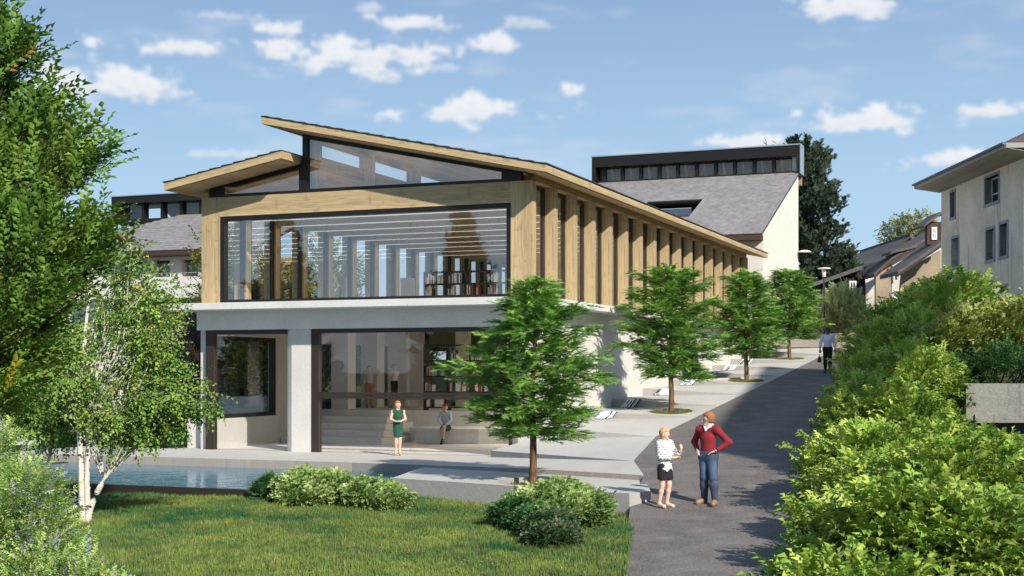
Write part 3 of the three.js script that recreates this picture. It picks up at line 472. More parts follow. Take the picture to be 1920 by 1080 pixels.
  // low walls at the top of the terraces
  const lw = thing('garden_wall', 'low grey concrete wall at the foot of the cream rear house', 'wall', [0, 0, 0]); part(lw, 'wall_body', boxes([-0.1, 3.0, 2.9, 4.05, -34.9, -34.6]), M.pavingRough);
  const lw2 = thing('garden_wall', 'tan block bench wall at the top end of the lane', 'wall', [0, 0, 0]); part(lw2, 'wall_body', plan([[1.9, -35.6], [5.0, -34.7], [5.5, -35.9], [2.3, -36.8]], 3.4, 4.35), std({ color: RGB(0.42, 0.36, 0.27), map: concreteTone, roughness: 0.95 }));
}
// ---------- garden house (left) ----------
{
  const b = thing('garden_house', 'cream house with slate roof, black dormer band and white balcony left of the library', 'building');
  const Z = -14, zE = -13.3, zr = -20, ye = 7.62, yr = 10.0, x0 = -30.2, x1 = -17.6, slope = Math.hypot(zE - zr, yr - ye), uy = V(0, yr - ye, zr - zE).normalize(), ux = V(1, 0, 0), n = ux.clone().cross(uy);
  part(b, 'front_wall', prism([[x0 + 0.9, -0.8], [x1, -0.8], [x1, 7.55], [x0 + 0.9, 7.55]], Z - 0.4, Z, [[-24.6, -23.75], [-23.15, -22.3], [-21.7, -20.85], [-20.25, -19.4]].map(([a, c]) => [[a, 6.3], [c, 6.3], [c, 7.28], [a, 7.28]]).concat([[[-23.4, 4.75], [-18.4, 4.75], [-18.4, 5.45], [-23.4, 5.45]], [[-24.5, 1.3], [-18.2, 1.3], [-18.2, 3.6], [-24.5, 3.6]]])), M.cream);
  part(b, 'room_back', box(x0 + 1.2, x1 - 0.1, 0, 7.5, Z - 3, Z - 2.8, 'x'), std({ color: RGB(0.5, 0.38, 0.22), map: concreteTone, roughness: 0.9 }));
  for (const [a, c] of [[-24.6, -23.75], [-23.15, -22.3], [-21.7, -20.85], [-20.25, -19.4]]) { const w = group(b, 'balcony_window'); part(w, 'frame', boxes([a, c, 7.16, 7.28, Z - 0.32, Z - 0.22], [c - 0.12, c, 6.3, 7.16, Z - 0.32, Z - 0.22]), M.black); part(w, 'pane', box(a, c - 0.12, 6.3, 7.16, Z - 0.28, Z - 0.268), M.clear); }
  for (const [a, c, y0, y1, k] of [[-23.4, -18.4, 4.75, 5.45, 4], [-24.5, -18.2, 1.3, 3.6, 5]]) { const w = group(b, 'band_window'), l = []; for (let i = 0; i <= k; i++) { const x = lerp(a, c - 0.1, i / k); l.push([x, x + 0.1, y0, y1, Z - 0.3, Z - 0.2]); } l.push([a + 0.1, c - 0.1, y1 - 0.08, y1, Z - 0.298, Z - 0.202], [a + 0.1, c - 0.1, y0, y0 + 0.08, Z - 0.298, Z - 0.202]); part(w, 'frame', boxes(...l), M.black); part(w, 'pane', box(a + 0.1, c - 0.1, y0 + 0.08, y1 - 0.08, Z - 0.256, Z - 0.244), M.darkGlass); }
  part(b, 'balcony', boxes([-26.2, x1, 5.55, 6.45, Z + 0.9, Z + 1.1], [-26.2, x1, 5.52, 5.7, Z + 0.002, Z + 0.898]), M.whiteWall);
  part(b, 'balcony_rail', box(-26.2, x1, 6.6, 6.63, Z + 0.98, Z + 1.01, 'x'), M.metal);
  const dk = prism([[0, 0], [x1 - x0, 0], [x1 - x0, slope], [4.2, slope], [0, 0.02]], -0.12, 0); dk.applyMatrix4(new THREE.Matrix4().makeBasis(ux, uy, n).setPosition(x0, ye, zE)); part(b, 'roof_deck', dk, M.bronze);
  part(b, 'eave_beam', box(x0 + 0.6, x1, 7.42, 7.6, zE + 0.02, Z + 0.003, 'x'), std({ color: RGB(0.05, 0.03, 0.025), roughness: 0.7 }));
  slates(b, n, { width: x1 - x0, slope, count: 20, left: s => 4.2 * s / slope }, V(x0, ye, zE), ux, uy, null, M.slate, 1.6, 12);
  const d = group(b, 'dormer'), a0 = -29.9, a1 = -17.6, yb = 9.83, yt = 11.05, f = zr + 0.3;
  part(d, 'surround', boxes([a0, a1, yt - 0.36, yt, zr - 2, f], [a0, a0 + 0.3, yb - 0.1, yt - 0.36, zr - 2, f], [a0 + 0.3, a1, yb - 0.1, yb + 0.1, zr - 0.6, f - 0.2]), M.black);
  part(d, 'metal_coping', box(a0 - 0.04, a1, yt, yt + 0.05, zr - 2, f + 0.05), M.metal);
  for (let i = 0; i < 11; i++) { const x = a0 + 0.55 + i * 1.12; part(d, 'mullion', box(x - 0.08, x + 0.06, yb + 0.1, yt - 0.36, zr - 0.4, zr), M.black); part(d, 'dormer_pane', box(x + 0.06, x + 1.04, yb + 0.1, yt - 0.36, zr - 0.2, zr - 0.188), M.clear); }
  part(d, 'dormer_back', prism([[a0 + 2.5, yb - 0.3], [a1, yb - 0.3], [a1, yt - 0.1], [a0 + 1.0, yt - 0.1]], zr - 2.4, zr - 2.2), M.soffit);
  // low garden walls beside the glazed corner
  const g = thing('garden_wall', 'low white rendered wall beside the left corner post of the library', 'wall'); part(g, 'wall_body', box(-11.9, -11.22, -0.3, 0.93, -0.9, -0.5, 'x'), M.wall);
  const g2 = thing('garden_wall', 'low beige rendered wall running left from the library corner', 'wall'); part(g2, 'wall_body', box(-16.5, -11.95, -0.3, 0.9, -1.4, -1.0, 'x'), M.cream);
  const p = thing('garden_wall', 'pale kerb wall of the raised garden terrace behind the birches', 'wall'); part(p, 'wall_body', box(-34, -11.3, -0.3, 1.55, -4.3, -4.0, 'x'), M.whiteWall);
  struct('garden_terrace', box(-34, -11.3, -0.6, 1.3, -13.95, -4.31, 'x'), M.soil, 'planted garden terrace between the library and the cream garden house', 'terrace');
}
// ---------- old stucco house (right) ----------
{
  const ang = Math.atan2(0.3655, 0.931);             // the wall runs along this bearing
  const b = thing('stucco_house', 'old weathered stucco house with wide grey eaves and small blue-grey windows', 'building', [8.07, 0, -40.24], ang);
  // local: +z runs along the wall towards the lane, wall face looks to -x
  const Lw = 11.9, H = 11.95, wins = [[6.85, 8.7, 10.45, 11.7], [1.6, 2.3, 10.4, 11.7], [1.85, 2.85, 7.8, 9.26], [7.02, 8.1, 7.74, 9.19], [8.88, 9.84, 7.77, 9.26], [6.65, 9.77, 5.03, 6.32]];
  const hole = ([a, c, y0, y1]) => [[a, y0], [c, y0], [c, y1], [a, y1]];
  part(b, 'long_wall', prismX([[0, 2], [Lw, 2], [Lw, H], [0, H]], 0, 0.5, wins.map(hole)), M.stucco);
  part(b, 'lane_wall', box(0.5, 9, 2, H, Lw - 0.45, Lw - 0.003, 'y'), M.stucco);
  part(b, 'far_wall', box(0.5, 9, 2, H, 0.003, 0.45, 'y'), M.stucco);
  const fr = std({ color: RGB(0.20, 0.235, 0.29), roughness: 0.75 }), wf = std({ color: RGB(0.7, 0.72, 0.74), roughness: 0.6 });
  wins.forEach(([a, c, y0, y1], i) => {
    const w = group(b, 'window'), t = 0.14;
    part(w, 'surround', boxes([-0.03, 0.42, y1, y1 + t, a - t, c + t], [-0.05, 0.42, y0 - t, y0, a - t, c + t], [-0.03, 0.42, y0, y1, a - t, a], [-0.03, 0.42, y0, y1, c, c + t]), fr);
    const l = [[0.3, 0.36, y0, y1, a, a + 0.07], [0.3, 0.36, y0, y1, c - 0.07, c], [0.3, 0.36, y1 - 0.07, y1, a + 0.07, c - 0.07], [0.3, 0.36, y0, y0 + 0.07, a + 0.07, c - 0.07]], mid = (a + c) / 2;
    if (i < 5) l.push([0.302, 0.358, y0 + 0.07, y1 - 0.07, mid - 0.025, mid + 0.025], [0.304, 0.356, lerp(y0, y1, 0.36), lerp(y0, y1, 0.36) + 0.04, a + 0.07, mid - 0.025], [0.304, 0.356, lerp(y0, y1, 0.36), lerp(y0, y1, 0.36) + 0.04, mid + 0.025, c - 0.07]);
    else for (const f of [0.33, 0.66]) l.push([0.1, 0.36, y0 + 0.07, y1 - 0.07, lerp(a, c, f) - 0.05, lerp(a, c, f) + 0.05]);
    part(w, 'frame', boxes(...l), wf); part(w, 'pane', box(0.325, 0.335, y0 + 0.07, y1 - 0.07, a + 0.07, c - 0.07), M.darkGlass);
  });
  // roof: low hipped shell with wide eaves; soffit boards seen from below
  const e = 1.35, rf = std({ color: RGB(0.13, 0.105, 0.095), map: slateTone, roughness: 0.9 }), so = std({ color: RGB(0.44, 0.435, 0.42), map: woodTone, roughness: 0.85 });
  const x0 = -e, x1 = 9 + e, za = -0.2, zb = Lw + 1.5, y = 12.35, ry = 15.2, p = [[x0, y, za], [x1, y, za], [x1, y, zb], [x0, y, zb], [4.5, ry, za + 4.6], [4.5, ry, zb - 5.6]];
  const f = (i, j, k) => [...p[i], ...p[j], ...p[k]], pos = [f(0, 3, 5), f(0, 5, 4), f(3, 2, 5), f(2, 1, 4), f(2, 4, 5), f(1, 0, 4)].flat(); const uv = []; for (let i = 0; i < pos.length; i += 3) uv.push(pos[i + 2], pos[i + 1] * 2);
  part(b, 'roof', geoOf(pos, uv), rf);
  part(b, 'eave_fascia', boxes([x0 - 0.04, x0, y - 0.2, y + 0.03, za, zb], [x0, x1, y - 0.2, y + 0.02, zb, zb + 0.04]), std({ color: RGB(0.3, 0.3, 0.3), roughness: 0.8 }));
  part(b, 'gutter', box(x0 - 0.16, x0 - 0.045, y - 0.05, y + 0.05, za, zb, 'z'), std({ color: RGB(0.10, 0.10, 0.11), roughness: 0.6 }));
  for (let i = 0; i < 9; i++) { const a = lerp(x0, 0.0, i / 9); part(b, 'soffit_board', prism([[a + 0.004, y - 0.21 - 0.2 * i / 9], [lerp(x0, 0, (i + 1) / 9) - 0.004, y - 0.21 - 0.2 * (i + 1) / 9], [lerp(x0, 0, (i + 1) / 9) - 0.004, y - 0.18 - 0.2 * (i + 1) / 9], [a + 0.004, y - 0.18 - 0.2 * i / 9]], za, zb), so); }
  for (let i = 0; i < 40; i++) { const a = lerp(0.01, x1, i / 40); part(b, 'gable_board', box(a + 0.005, a + (x1) / 40 - 0.005, y - 0.55, y - 0.2, Lw + 0.9, Lw + 0.94, 'y'), so); }
  part(b, 'gable_soffit', box(0.01, x1, y - 0.2, y - 0.17, Lw, zb, 'x'), so);
}
// ---------- old houses at the end of the lane ----------
{
  const P = (px, py, d) => { const a = (px - 960) / FPX, f = V(-Math.sin(YAW), 0, -Math.cos(YAW)), r = V(Math.cos(YAW), 0, -Math.sin(YAW)); return V(13.63, 2.5, 35.79).addScaledVector(f, d).addScaledVector(r, a * d).add(V(0, (692 - py) / FPX * d, 0)); };
  // each house stands square to this bearing at its own distance; outlines are in metres from its foot
  const white = std({ color: RGB(0.74, 0.74, 0.74), map: stuccoTone, roughness: 0.92 }), dark = [0.010, 0.014, 0.012].map(k => std({ color: RGB(k, k, k * 1.15), map: woodTone, roughness: 0.8 })), roofM = std({ color: RGB(0.17, 0.155, 0.145), map: slateTone, bumpMap: slateTone, bumpScale: 0.02, roughness: 0.95 }), brown = std({ color: RGB(0.085, 0.045, 0.035), map: woodTone, roughness: 0.8 }), wf = std({ color: RGB(0.75, 0.76, 0.77), roughness: 0.6 }), tan = std({ color: RGB(0.42, 0.35, 0.27), map: stuccoTone, roughness: 0.9 });
  function house(name, label, px, d, y = 3.7) { const o = P(px, 692, d); return thing(name, label, 'building', [o.x, y, o.z], YAW); }
  const m = (px, ref, d) => (px - ref) / FPX * d, h = (py, d, y = 3.7) => (692 - py) / FPX * d + 2.5 - y;
  const win = (t, x0, x1, y0, y1, z = 0) => { const w = group(t, 'window'), f = 0.09; part(w, 'frame', boxes([x0, x1, y0, y0 + f, z, z + 0.08], [x0, x1, y1 - f, y1, z, z + 0.08], [x0, x0 + f, y0 + f, y1 - f, z, z + 0.08], [x1 - f, x1, y0 + f, y1 - f, z, z + 0.08], [(x0 + x1) / 2 - 0.025, (x0 + x1) / 2 + 0.025, y0 + f, y1 - f, z, z + 0.07], [x0 + f, (x0 + x1) / 2 - 0.025, (y0 + y1) / 2 - 0.02, (y0 + y1) / 2 + 0.02, z, z + 0.07], [(x0 + x1) / 2 + 0.025, x1 - f, (y0 + y1) / 2 - 0.02, (y0 + y1) / 2 + 0.02, z, z + 0.07]), wf); part(w, 'pane', box(x0 + f, x1 - f, y0 + f, y1 - f, z + 0.02, z + 0.03), M.darkGlass); };
  const slopeRoof = (t, pts, thick, z0, z1, mat) => { for (let i = 0; i < pts.length - 1; i++) { const a = pts[i], c = pts[i + 1]; part(t, 'roof', prism([[a[0], a[1]], [c[0], c[1]], [c[0], c[1] + thick], [a[0], a[1] + thick]], z0, z1), mat); } };
  { // black timber house with sweeping roof
    const d = 92, r = 1580, t = house('timber_house', 'black timber clad house with white framed windows at the end of the lane', r, d), X = px => m(px, r, d), Y = py => h(py, d);
    const line = px => px < 1560 ? 545 - (px - 1500) * 0.33 : px < 1610 ? 525 - (px - 1560) * 0.36 : 507; const n = 26;
    for (let i = 0; i < n; i++) { const a = lerp(1490, 1622, i / n), c = lerp(1490, 1622, (i + 1) / n), yy = Y(Math.max(line(a), line(c)) + 2); part(t, 'cladding_board', box(X(a) + 0.012, X(c) - 0.012, -0.4, yy, -0.2 + (i % 2) * 0.02, 0.0 + (i % 2) * 0.02, 'y'), dark[i % 3]); }
    part(t, 'inner_wall', prism([[X(1490), -0.4], [X(1622), -0.4], [X(1622), Y(512)], [X(1490), Y(553)]], -0.5, -0.21), dark[0]);
    win(t, X(1592), X(1605), Y(551), Y(527), 0.03); win(t, X(1561), X(1575), Y(601), Y(575), 0.03); win(t, X(1577), X(1591), Y(601), Y(576), 0.03);
    slopeRoof(t, [[X(1480), Y(551)], [X(1560), Y(525)], [X(1612), Y(506)]], 0.25, -7, 0.7, roofM);
    part(t, 'downpipe', tube([V(X(1604), Y(512), 0.2), V(X(1612), Y(522), 0.25), V(X(1619), Y(526), 0.25), V(X(1620), Y(600), 0.25)], [0.07, 0.07, 0.07, 0.07], 8), brown);
  }
  { // large grey-roofed house with white gable
    const d = 100, r = 1660, t = house('gabled_house', 'white gabled house with a large dark shingle roof behind the black timber house', r, d), X = px => m(px, r, d), Y = py => h(py, d);
    part(t, 'gable_wall', prism([[X(1622), -0.4], [X(1745), -0.4], [X(1745), Y(480)], [X(1701), Y(449)], [X(1675), Y(468)], [X(1650), Y(490)], [X(1622), Y(506)]], -0.4, 0), white);
    // roof plane falling to the left, seen over the gable
    const A = V(X(1560), Y(540), -1), B = V(X(1622), Y(503), 0.5), C = V(X(1660), Y(478), 0.5), D = V(X(1703), Y(444), 0.5), E = V(X(1592), Y(480), -14), F = V(X(1500), Y(520), -14);
    const tri = (...v) => v.map(q => [q.x, q.y, q.z]).flat(); const pos = [tri(A, B, F), tri(B, E, F), tri(B, C, E), tri(C, D, E)].flat(), uv = []; for (let i = 0; i < pos.length; i += 3) uv.push(pos[i] - pos[i + 2] * 0.5, pos[i + 1]); part(t, 'roof', geoOf(pos, uv), roofM);
    slopeRoof(t, [[X(1703), Y(446)], [X(1722), Y(463)]], 0.3, -14, 0.5, roofM); part(t, 'verge_board', prism([[X(1620), Y(507)], [X(1650), Y(489)], [X(1703), Y(447)], [X(1703), Y(444)], [X(1650), Y(486)], [X(1620), Y(504)]], 0.5, 0.56), brown);
    const ch = group(t, 'chimney'); part(ch, 'flue', cyl(0.25, 0.25, 1.1, 10).translate(X(1626), Y(478), -9), M.black); part(ch, 'cowl', cyl(0.42, 0.3, 0.4, 10).translate(X(1626), Y(470), -9), M.black);
    part(t, 'skylight', box(X(1600), X(1622), Y(487), Y(484), -8, -6.5), wf);
  }
  { // middle house with red-brown verge
    const d = 90, r = 1690, t = house('verge_house', 'white house with red-brown verge boards between the gabled house and the stucco house', r, d), X = px => m(px, r, d), Y = py => h(py, d);
    part(t, 'gable_wall', prism([[X(1672), -0.4], [X(1790), -0.4], [X(1790), Y(420)], [X(1745), Y(447)], [X(1672), Y(490)]], -0.4, 0), white);
    part(t, 'porch_wall', prism([[X(1642), -0.4], [X(1671), -0.4], [X(1671), Y(492)], [X(1642), Y(519)]], -0.3, 0), tan);
    slopeRoof(t, [[X(1634), Y(521)], [X(1668), Y(490)], [X(1750), Y(444)], [X(1795), Y(418)]], 0.22, -6, 0.6, roofM);
    part(t, 'verge_board', prism([[X(1634), Y(523)], [X(1668), Y(493)], [X(1750), Y(447)], [X(1795), Y(421)], [X(1795), Y(416)], [X(1750), Y(442)], [X(1668), Y(487)], [X(1634), Y(518)]], 0.6, 0.68), brown);
    const dm = group(t, 'dormer'); part(dm, 'dormer_roof', prism([[X(1662), Y(478)], [X(1712), Y(466)], [X(1715), Y(462)], [X(1666), Y(473)]], -1.5, 0.8), roofM); part(dm, 'dormer_wall', prism([[X(1670), Y(486)], [X(1700), Y(472)], [X(1700), Y(469)], [X(1668), Y(478)]], -1, 0.4), M.black);
    win(t, X(1705), X(1716), Y(494), Y(481), 0.02); part(t, 'downpipe', tube([V(X(1668), Y(499), 0.3), V(X(1677), Y(506), 0.3), V(X(1678), Y(525), 0.3)], [0.07, 0.07, 0.07], 8), brown);
  }
  { // nearer shed roof with timber underside, and a brown dormer above
    const d = 80, r = 1730, t = house('lean_to_house', 'house with a deep timber eave and brown dormer tucked beside the stucco house', r, d), X = px => m(px, r, d), Y = py => h(py, d);
    part(t, 'wall', prism([[X(1700), -0.4], [X(1790), -0.4], [X(1790), Y(462)], [X(1716), Y(505)]], -3, -2.6), tan);
    slopeRoof(t, [[X(1680), Y(517)], [X(1800), Y(435)]], 0.25, -3.5, 0.4, roofM);
    for (let i = 0; i < 8; i++) { const a = 1690 + i * 13; part(t, 'eave_rafter', prism([[X(a), Y(517 - (a - 1680) * 0.683) - 0.12], [X(a + 5), Y(517 - (a + 5 - 1680) * 0.683) - 0.12], [X(a + 5), Y(517 - (a + 5 - 1680) * 0.683)], [X(a), Y(517 - (a - 1680) * 0.683)]], -3, 0.3), tan); }
    part(t, 'fascia', prism([[X(1678), Y(521)], [X(1800), Y(438)], [X(1800), Y(434)], [X(1678), Y(516)]], 0.4, 0.48), M.tile);
    const dm = group(t, 'dormer'); part(dm, 'dormer_wall', box(X(1750), X(1790), Y(455), Y(412), -1.6, -1.2, 'y'), brown); part(dm, 'dormer_roof', prism([[X(1738), Y(420)], [X(1768), Y(395)], [X(1800), Y(388)], [X(1800), Y(393)], [X(1769), Y(401)], [X(1738), Y(424)]], -3, -0.6), roofM); win(dm, X(1758), X(1768), Y(446), Y(422), -1.19);
  }
  { const o = P(1545, 600, 70), t = thing('street_lamp', 'grey street lamp with broad head in front of the dark pine', 'street lamp', [o.x, 3.65, o.z], YAW); part(t, 'pole', cyl(0.06, 0.045, 3.6, 10), M.darkGlass); part(t, 'lamp_body', cyl(0.09, 0.12, 0.4, 12).translate(0, 3.6, 0), M.cream); part(t, 'lamp_head', cyl(0.34, 0.32, 0.06, 16).translate(0, 4.0, 0), M.cream); }
  { // raised concrete planter behind the hedge
    const o = P(1885, 800, 33), t = thing('concrete_planter', 'weathered grey concrete planter behind the right hedge', 'planter', [o.x, 0.9, o.z], YAW);
    part(t, 'trough', boxes([-0.75, 3, 0.35, 1.25, -0.2, 0], [-0.75, 3, 0.3, 0.5, 0.002, 0.06], [-0.95, -0.75, 0.35, 1.25, -2, 0]), std({ color: RGB(0.30, 0.30, 0.29), map: stuccoTone, bumpMap: stuccoRelief, bumpScale: 0.01, roughness: 0.95 })); part(t, 'base_wall', boxes([-0.6, 3, -1.4, 0.3, -0.5, -0.3]), M.black); part(t, 'rail', box(-0.7, 3, -0.35, -0.1, -0.25, -0.15, 'x'), std({ color: RGB(0.35, 0.2, 0.08), roughness: 0.8 }));
  }
}

{ // high canopy roof of a neighbouring hall, outside the frame on the right: it shades the lane
  const t = thing('hall_canopy', 'high flat canopy roof on slender posts beside the lane, outside the view', 'canopy');
  const q = [[24.4, 16.9], [26.9, 18.9], [22.6, -8.0], [18.6, -9.6]];
  part(t, 'canopy_roof', plan(q, 15.3, 15.7), M.slab); part(t, 'roof_edge', plan(q.map(([x, z]) => [x + 0.02, z]), 15.702, 15.78), M.bronze);
  for (const [x, z] of [[25.2, 16.6], [23.8, 8.5], [22.4, 0.4], [20.8, -7.8]]) { const p = group(t, 'canopy_post'); p.position.set(x, 0, z); part(p, 'shaft', cyl(0.14, 0.1, 15.3, 12), M.metal); part(p, 'foot_plate', box(-0.3, 0.3, -0.6, 0.02, -0.3, 0.3), M.metal); }
}
// ---------- plants ----------
// a leaf: folded, pointed blade lying along +z, 4 triangles
function leafInto(p, ix, o, d, up, len, wid, fold = 0.25, curl = 0.15) {
  const s = d.clone().cross(up).normalize(), n = s.clone().cross(d).normalize(), b = p.length / 3;
  const at = (f, w, h) => { const q = o.clone().addScaledVector(d, f * len).addScaledVector(s, w * wid).addScaledVector(n, h * len); p.push(q.x, q.y, q.z); };
  at(0, 0, 0); at(0.45, -0.5, fold * wid / len); at(0.5, 0, 0); at(0.45, 0.5, fold * wid / len); at(1, 0, -curl);
  ix.push(b, b + 2, b + 1, b, b + 3, b + 2, b + 1, b + 2, b + 4, b + 2, b + 3, b + 4);
}
const bare = (p, ix) => { const g = new THREE.BufferGeometry(); g.setAttribute('position', new THREE.Float32BufferAttribute(p, 3)); g.setIndex(ix); g.computeVertexNormals(); return g; };
// sprays: a twig along +z carrying leaves; several variants are shared by all plants of a kind
function spray(seed, n, len, leaf, wid, o = {}) {
  const R = rng(seed), p = [], ix = [];
  for (let i = 0; i < n; i++) {
    const f = (i + 0.6) / n, a = (i % 2 ? 1 : -1) * (o.open ?? 0.95) * (1 - 0.35 * f) + (R() - 0.5) * 0.5, y = (R() - 0.5) * (o.lift ?? 0.5) - (o.droop ?? 0.1);
    const d = V(Math.sin(a), y, Math.cos(a)).normalize(), u = V((R() - 0.5) * 0.8, 1, (R() - 0.5) * 0.8), k = 0.75 + 0.5 * R();
    leafInto(p, ix, V((R() - 0.5) * 0.02, -(o.bend ?? 0.1) * f * f * len, f * len), d, u, leaf * k * (1 - 0.25 * f * f), wid * k, o.fold ?? 0.25, o.curl ?? 0.12);
  }
  return bare(p, ix);
}
function needles(seed, n, len, leaf, wid) { // feathery spray of narrow leaflets
  const R = rng(seed), p = [], ix = [];
  const blade = (o, d, l, w) => { const s = d.clone().cross(V((R() - 0.5), 1, (R() - 0.5))).normalize(), b = p.length / 3; for (const q of [o.clone().addScaledVector(s, -w * 0.5), o.clone().addScaledVector(s, w * 0.5), o.clone().addScaledVector(d, l)]) p.push(q.x, q.y, q.z); ix.push(b, b + 1, b + 2); };
  for (let i = 0; i < n; i++) { const f = (i + 0.5) / n, o = V(0, -0.12 * f * f * len, f * len); for (const e of [-1, 1]) { const a = e * (0.95 - 0.35 * f) + (R() - 0.5) * 0.3; blade(o, V(Math.sin(a), (R() - 0.5) * 0.5, Math.cos(a)).normalize(), leaf * (0.7 + 0.5 * R()) * (1 - 0.4 * f), wid); } }
  blade(V(0, 0, 0), V(0, -0.1, 1).normalize(), len * 1.1, wid); return bare(p, ix);
}
function scatter(parent, name, geos, mat, items, tint, seed) { // items: [pos, dir, scale]; one InstancedMesh per variant, all merged under one crown
  const R = rng(seed), up = V(0, 0, 1), m4 = new THREE.Matrix4(), q = new THREE.Quaternion(), q2 = new THREE.Quaternion(), c = new THREE.Color(), n = geos.length;
  const crown = group(parent, name); crown.userData.kind = 'stuff';
  geos.forEach((g, v) => {
    const mine = items.filter((_, i) => i % n === v); if (!mine.length) return;
    const im = new THREE.InstancedMesh(g, mat, mine.length); im.name = n > 1 ? 'leaf_sprays' : 'leaf_sprays'; im.userData.kind = 'stuff'; im.castShadow = im.receiveShadow = true;
    mine.forEach(([p, d, s], i) => {
      const dd = d.clone().normalize(), side = Math.abs(dd.y) > 0.98 ? V(1, 0, 0) : V(0, 1, 0).cross(dd).normalize(), u2 = dd.clone().cross(side);
      q.setFromRotationMatrix(new THREE.Matrix4().makeBasis(side, u2, dd)); q2.setFromAxisAngle(up, (R() - 0.5) * 1.2); q.multiply(q2);
      m4.compose(p, q, V(s, s, s)); im.setMatrixAt(i, m4); im.setColorAt(i, tint(R, c, p));
    });
    crown.add(im);
  });
  return crown;
}
const tinter = (base, vary, odd, oddShare = 0.02) => (R, c) => { if (odd && R() < oddShare) return c.copy(odd[Math.floor(R() * odd.length)]); const k = 1 + (R() - 0.5) * vary, w = (R() - 0.5) * 0.25; return c.setRGB(base[0] * k * (1 + w), base[1] * k, base[2] * k * (1 - w)); };
const clumpTint = (dark, mid, light, f, vary = 0.5) => (R, c, p) => { const n = fbm(p.x * f + 31, p.z * f + p.y * f * 1.3 + 57, 9999, 9999, 41, 3) + (R() - 0.5) * 0.42, a = n < 0.5 ? dark : mid, b = n < 0.5 ? mid : light, t = n < 0.5 ? clamp(n / 0.5, 0, 1) : clamp((n - 0.5) / 0.35, 0, 1), k = 1 + (R() - 0.5) * vary; return c.setRGB(lerp(a[0], b[0], t) * k, lerp(a[1], b[1], t) * k, lerp(a[2], b[2], t) * k); };
const onSphere = R => { const z = R() * 2 - 1, a = R() * 6.2832, r = Math.sqrt(1 - z * z); return V(r * Math.cos(a), z, r * Math.sin(a)); };
function curve(a, b, sag, n = 6, R) { const l = []; for (let i = 0; i <= n; i++) { const f = i / n; l.push(a.clone().lerp(b, f).add(V(R ? (R() - 0.5) * sag * 0.4 * f : 0, sag * Math.sin(f * Math.PI), R ? (R() - 0.5) * sag * 0.4 * f : 0))); } return l; }
const taper = (r0, r1, n) => Array.from({ length: n + 1 }, (_, i) => lerp(r0, r1, i / n));

const SP = {
  feather: [1, 2, 3].map(s => needles(s, 13, 0.34, 0.15, 0.022)),
  hornbeam: [11, 12, 13].map(s => spray(s, 11, 0.42, 0.105, 0.052, { droop: 0.05, lift: 0.35 })),
  birch: [21, 22, 23].map(s => spray(s, 9, 0.36, 0.075, 0.058, { droop: 0.75, lift: 0.6, bend: 0.5 })),
  dogwood: [31, 32, 33].map(s => spray(s, 8, 0.26, 0.15, 0.072, { droop: 0.0, lift: 0.5, open: 1.1, fold: 0.35, curl: 0.22 })),
  bush: [41, 42].map(s => spray(s, 10, 0.15, 0.062, 0.036, { lift: 0.9, open: 1.2, droop: -0.1 })),
  fine: [51, 52].map(s => spray(s, 14, 0.22, 0.05, 0.02, { lift: 0.9, open: 1.1 })),
  pine: [61, 62].map(s => needles(s, 9, 0.5, 0.42, 0.09)),
};

// feathery terrace tree: tiers of spreading branches
function featherTree(label, base, H, profile, seed, lean) {
  const R = rng(seed), t = thing('terrace_tree', label, 'tree', base, 0, 'feathery young trees on the terraces');
  const top = V(lean, H * 0.97, 0), tp = curve(V(0, 0, 0), top, 0, 7).map((q, i) => q.add(V(Math.sin(i * 1.3 + seed) * 0.025, 0, Math.cos(i * 1.7) * 0.02)));
  part(t, 'trunk', tube(tp, taper(0.095, 0.018, 7), 10), M.bark);
  const limbs = [], items = [], N = 76;
  for (let k = 0; k < N; k++) {
    const f = k / (N - 1), y = H * lerp(0.27, 0.985, f), r = profile(y / H), a = k * 2.39996 + R() * 0.5;
    const len = r * (0.5 + 0.72 * R() + 0.22 * Math.sin(a * 2 + seed)), o = tp[0].clone().lerp(top, y / H * 1.02).setY(y), tip = o.clone().add(V(Math.cos(a) * len, len * lerp(0.02, 0.55, f * f) + (R() - 0.6) * 0.12, Math.sin(a) * len));
    const cv = curve(o, tip, 0.05 * len, 5, R); limbs.push(tube(cv, taper(0.022 * (1 - f * 0.6), 0.005, 5), 4));
    const n = Math.ceil(len * 44) + 8;
    for (let i = 0; i < n; i++) {
      const g = 0.12 + 0.9 * Math.pow(R(), 0.8), q = o.clone().lerp(tip, Math.min(g, 1)).add(V((R() - 0.5) * 0.34 * r, (R() - 0.45) * 0.20, (R() - 0.5) * 0.34 * r)), out = V(Math.cos(a) + (R() - 0.5) * 1.5, 0.12 + (R() - 0.5) * 0.7, Math.sin(a) + (R() - 0.5) * 1.5);
      items.push([q, out, 0.7 + 0.5 * R()]);
    }
  }
  for (let i = 0; i < 26; i++) items.push([V(lean + (R() - 0.5) * 0.22, H * (0.9 + 0.1 * R()) - 0.1, (R() - 0.5) * 0.22), V((R() - 0.5) * 0.8, 1, (R() - 0.5) * 0.8), 0.7]);
  const lg = part(t, 'limbs', mergeGeometries(limbs), M.bark); lg.userData.kind = 'stuff';
  scatter(t, 'crown', SP.feather, M.leaf, items, clumpTint([0.09, 0.20, 0.03], [0.20, 0.40, 0.06], [0.32, 0.52, 0.11], 2.0), seed + 1);
  return t;
}
const prof = pts => f => { for (let i = 0; i < pts.length - 1; i++) if (f <= pts[i + 1][0]) return lerp(pts[i][1], pts[i + 1][1], clamp((f - pts[i][0]) / (pts[i + 1][0] - pts[i][0]), 0, 1)); return pts[pts.length - 1][1]; };
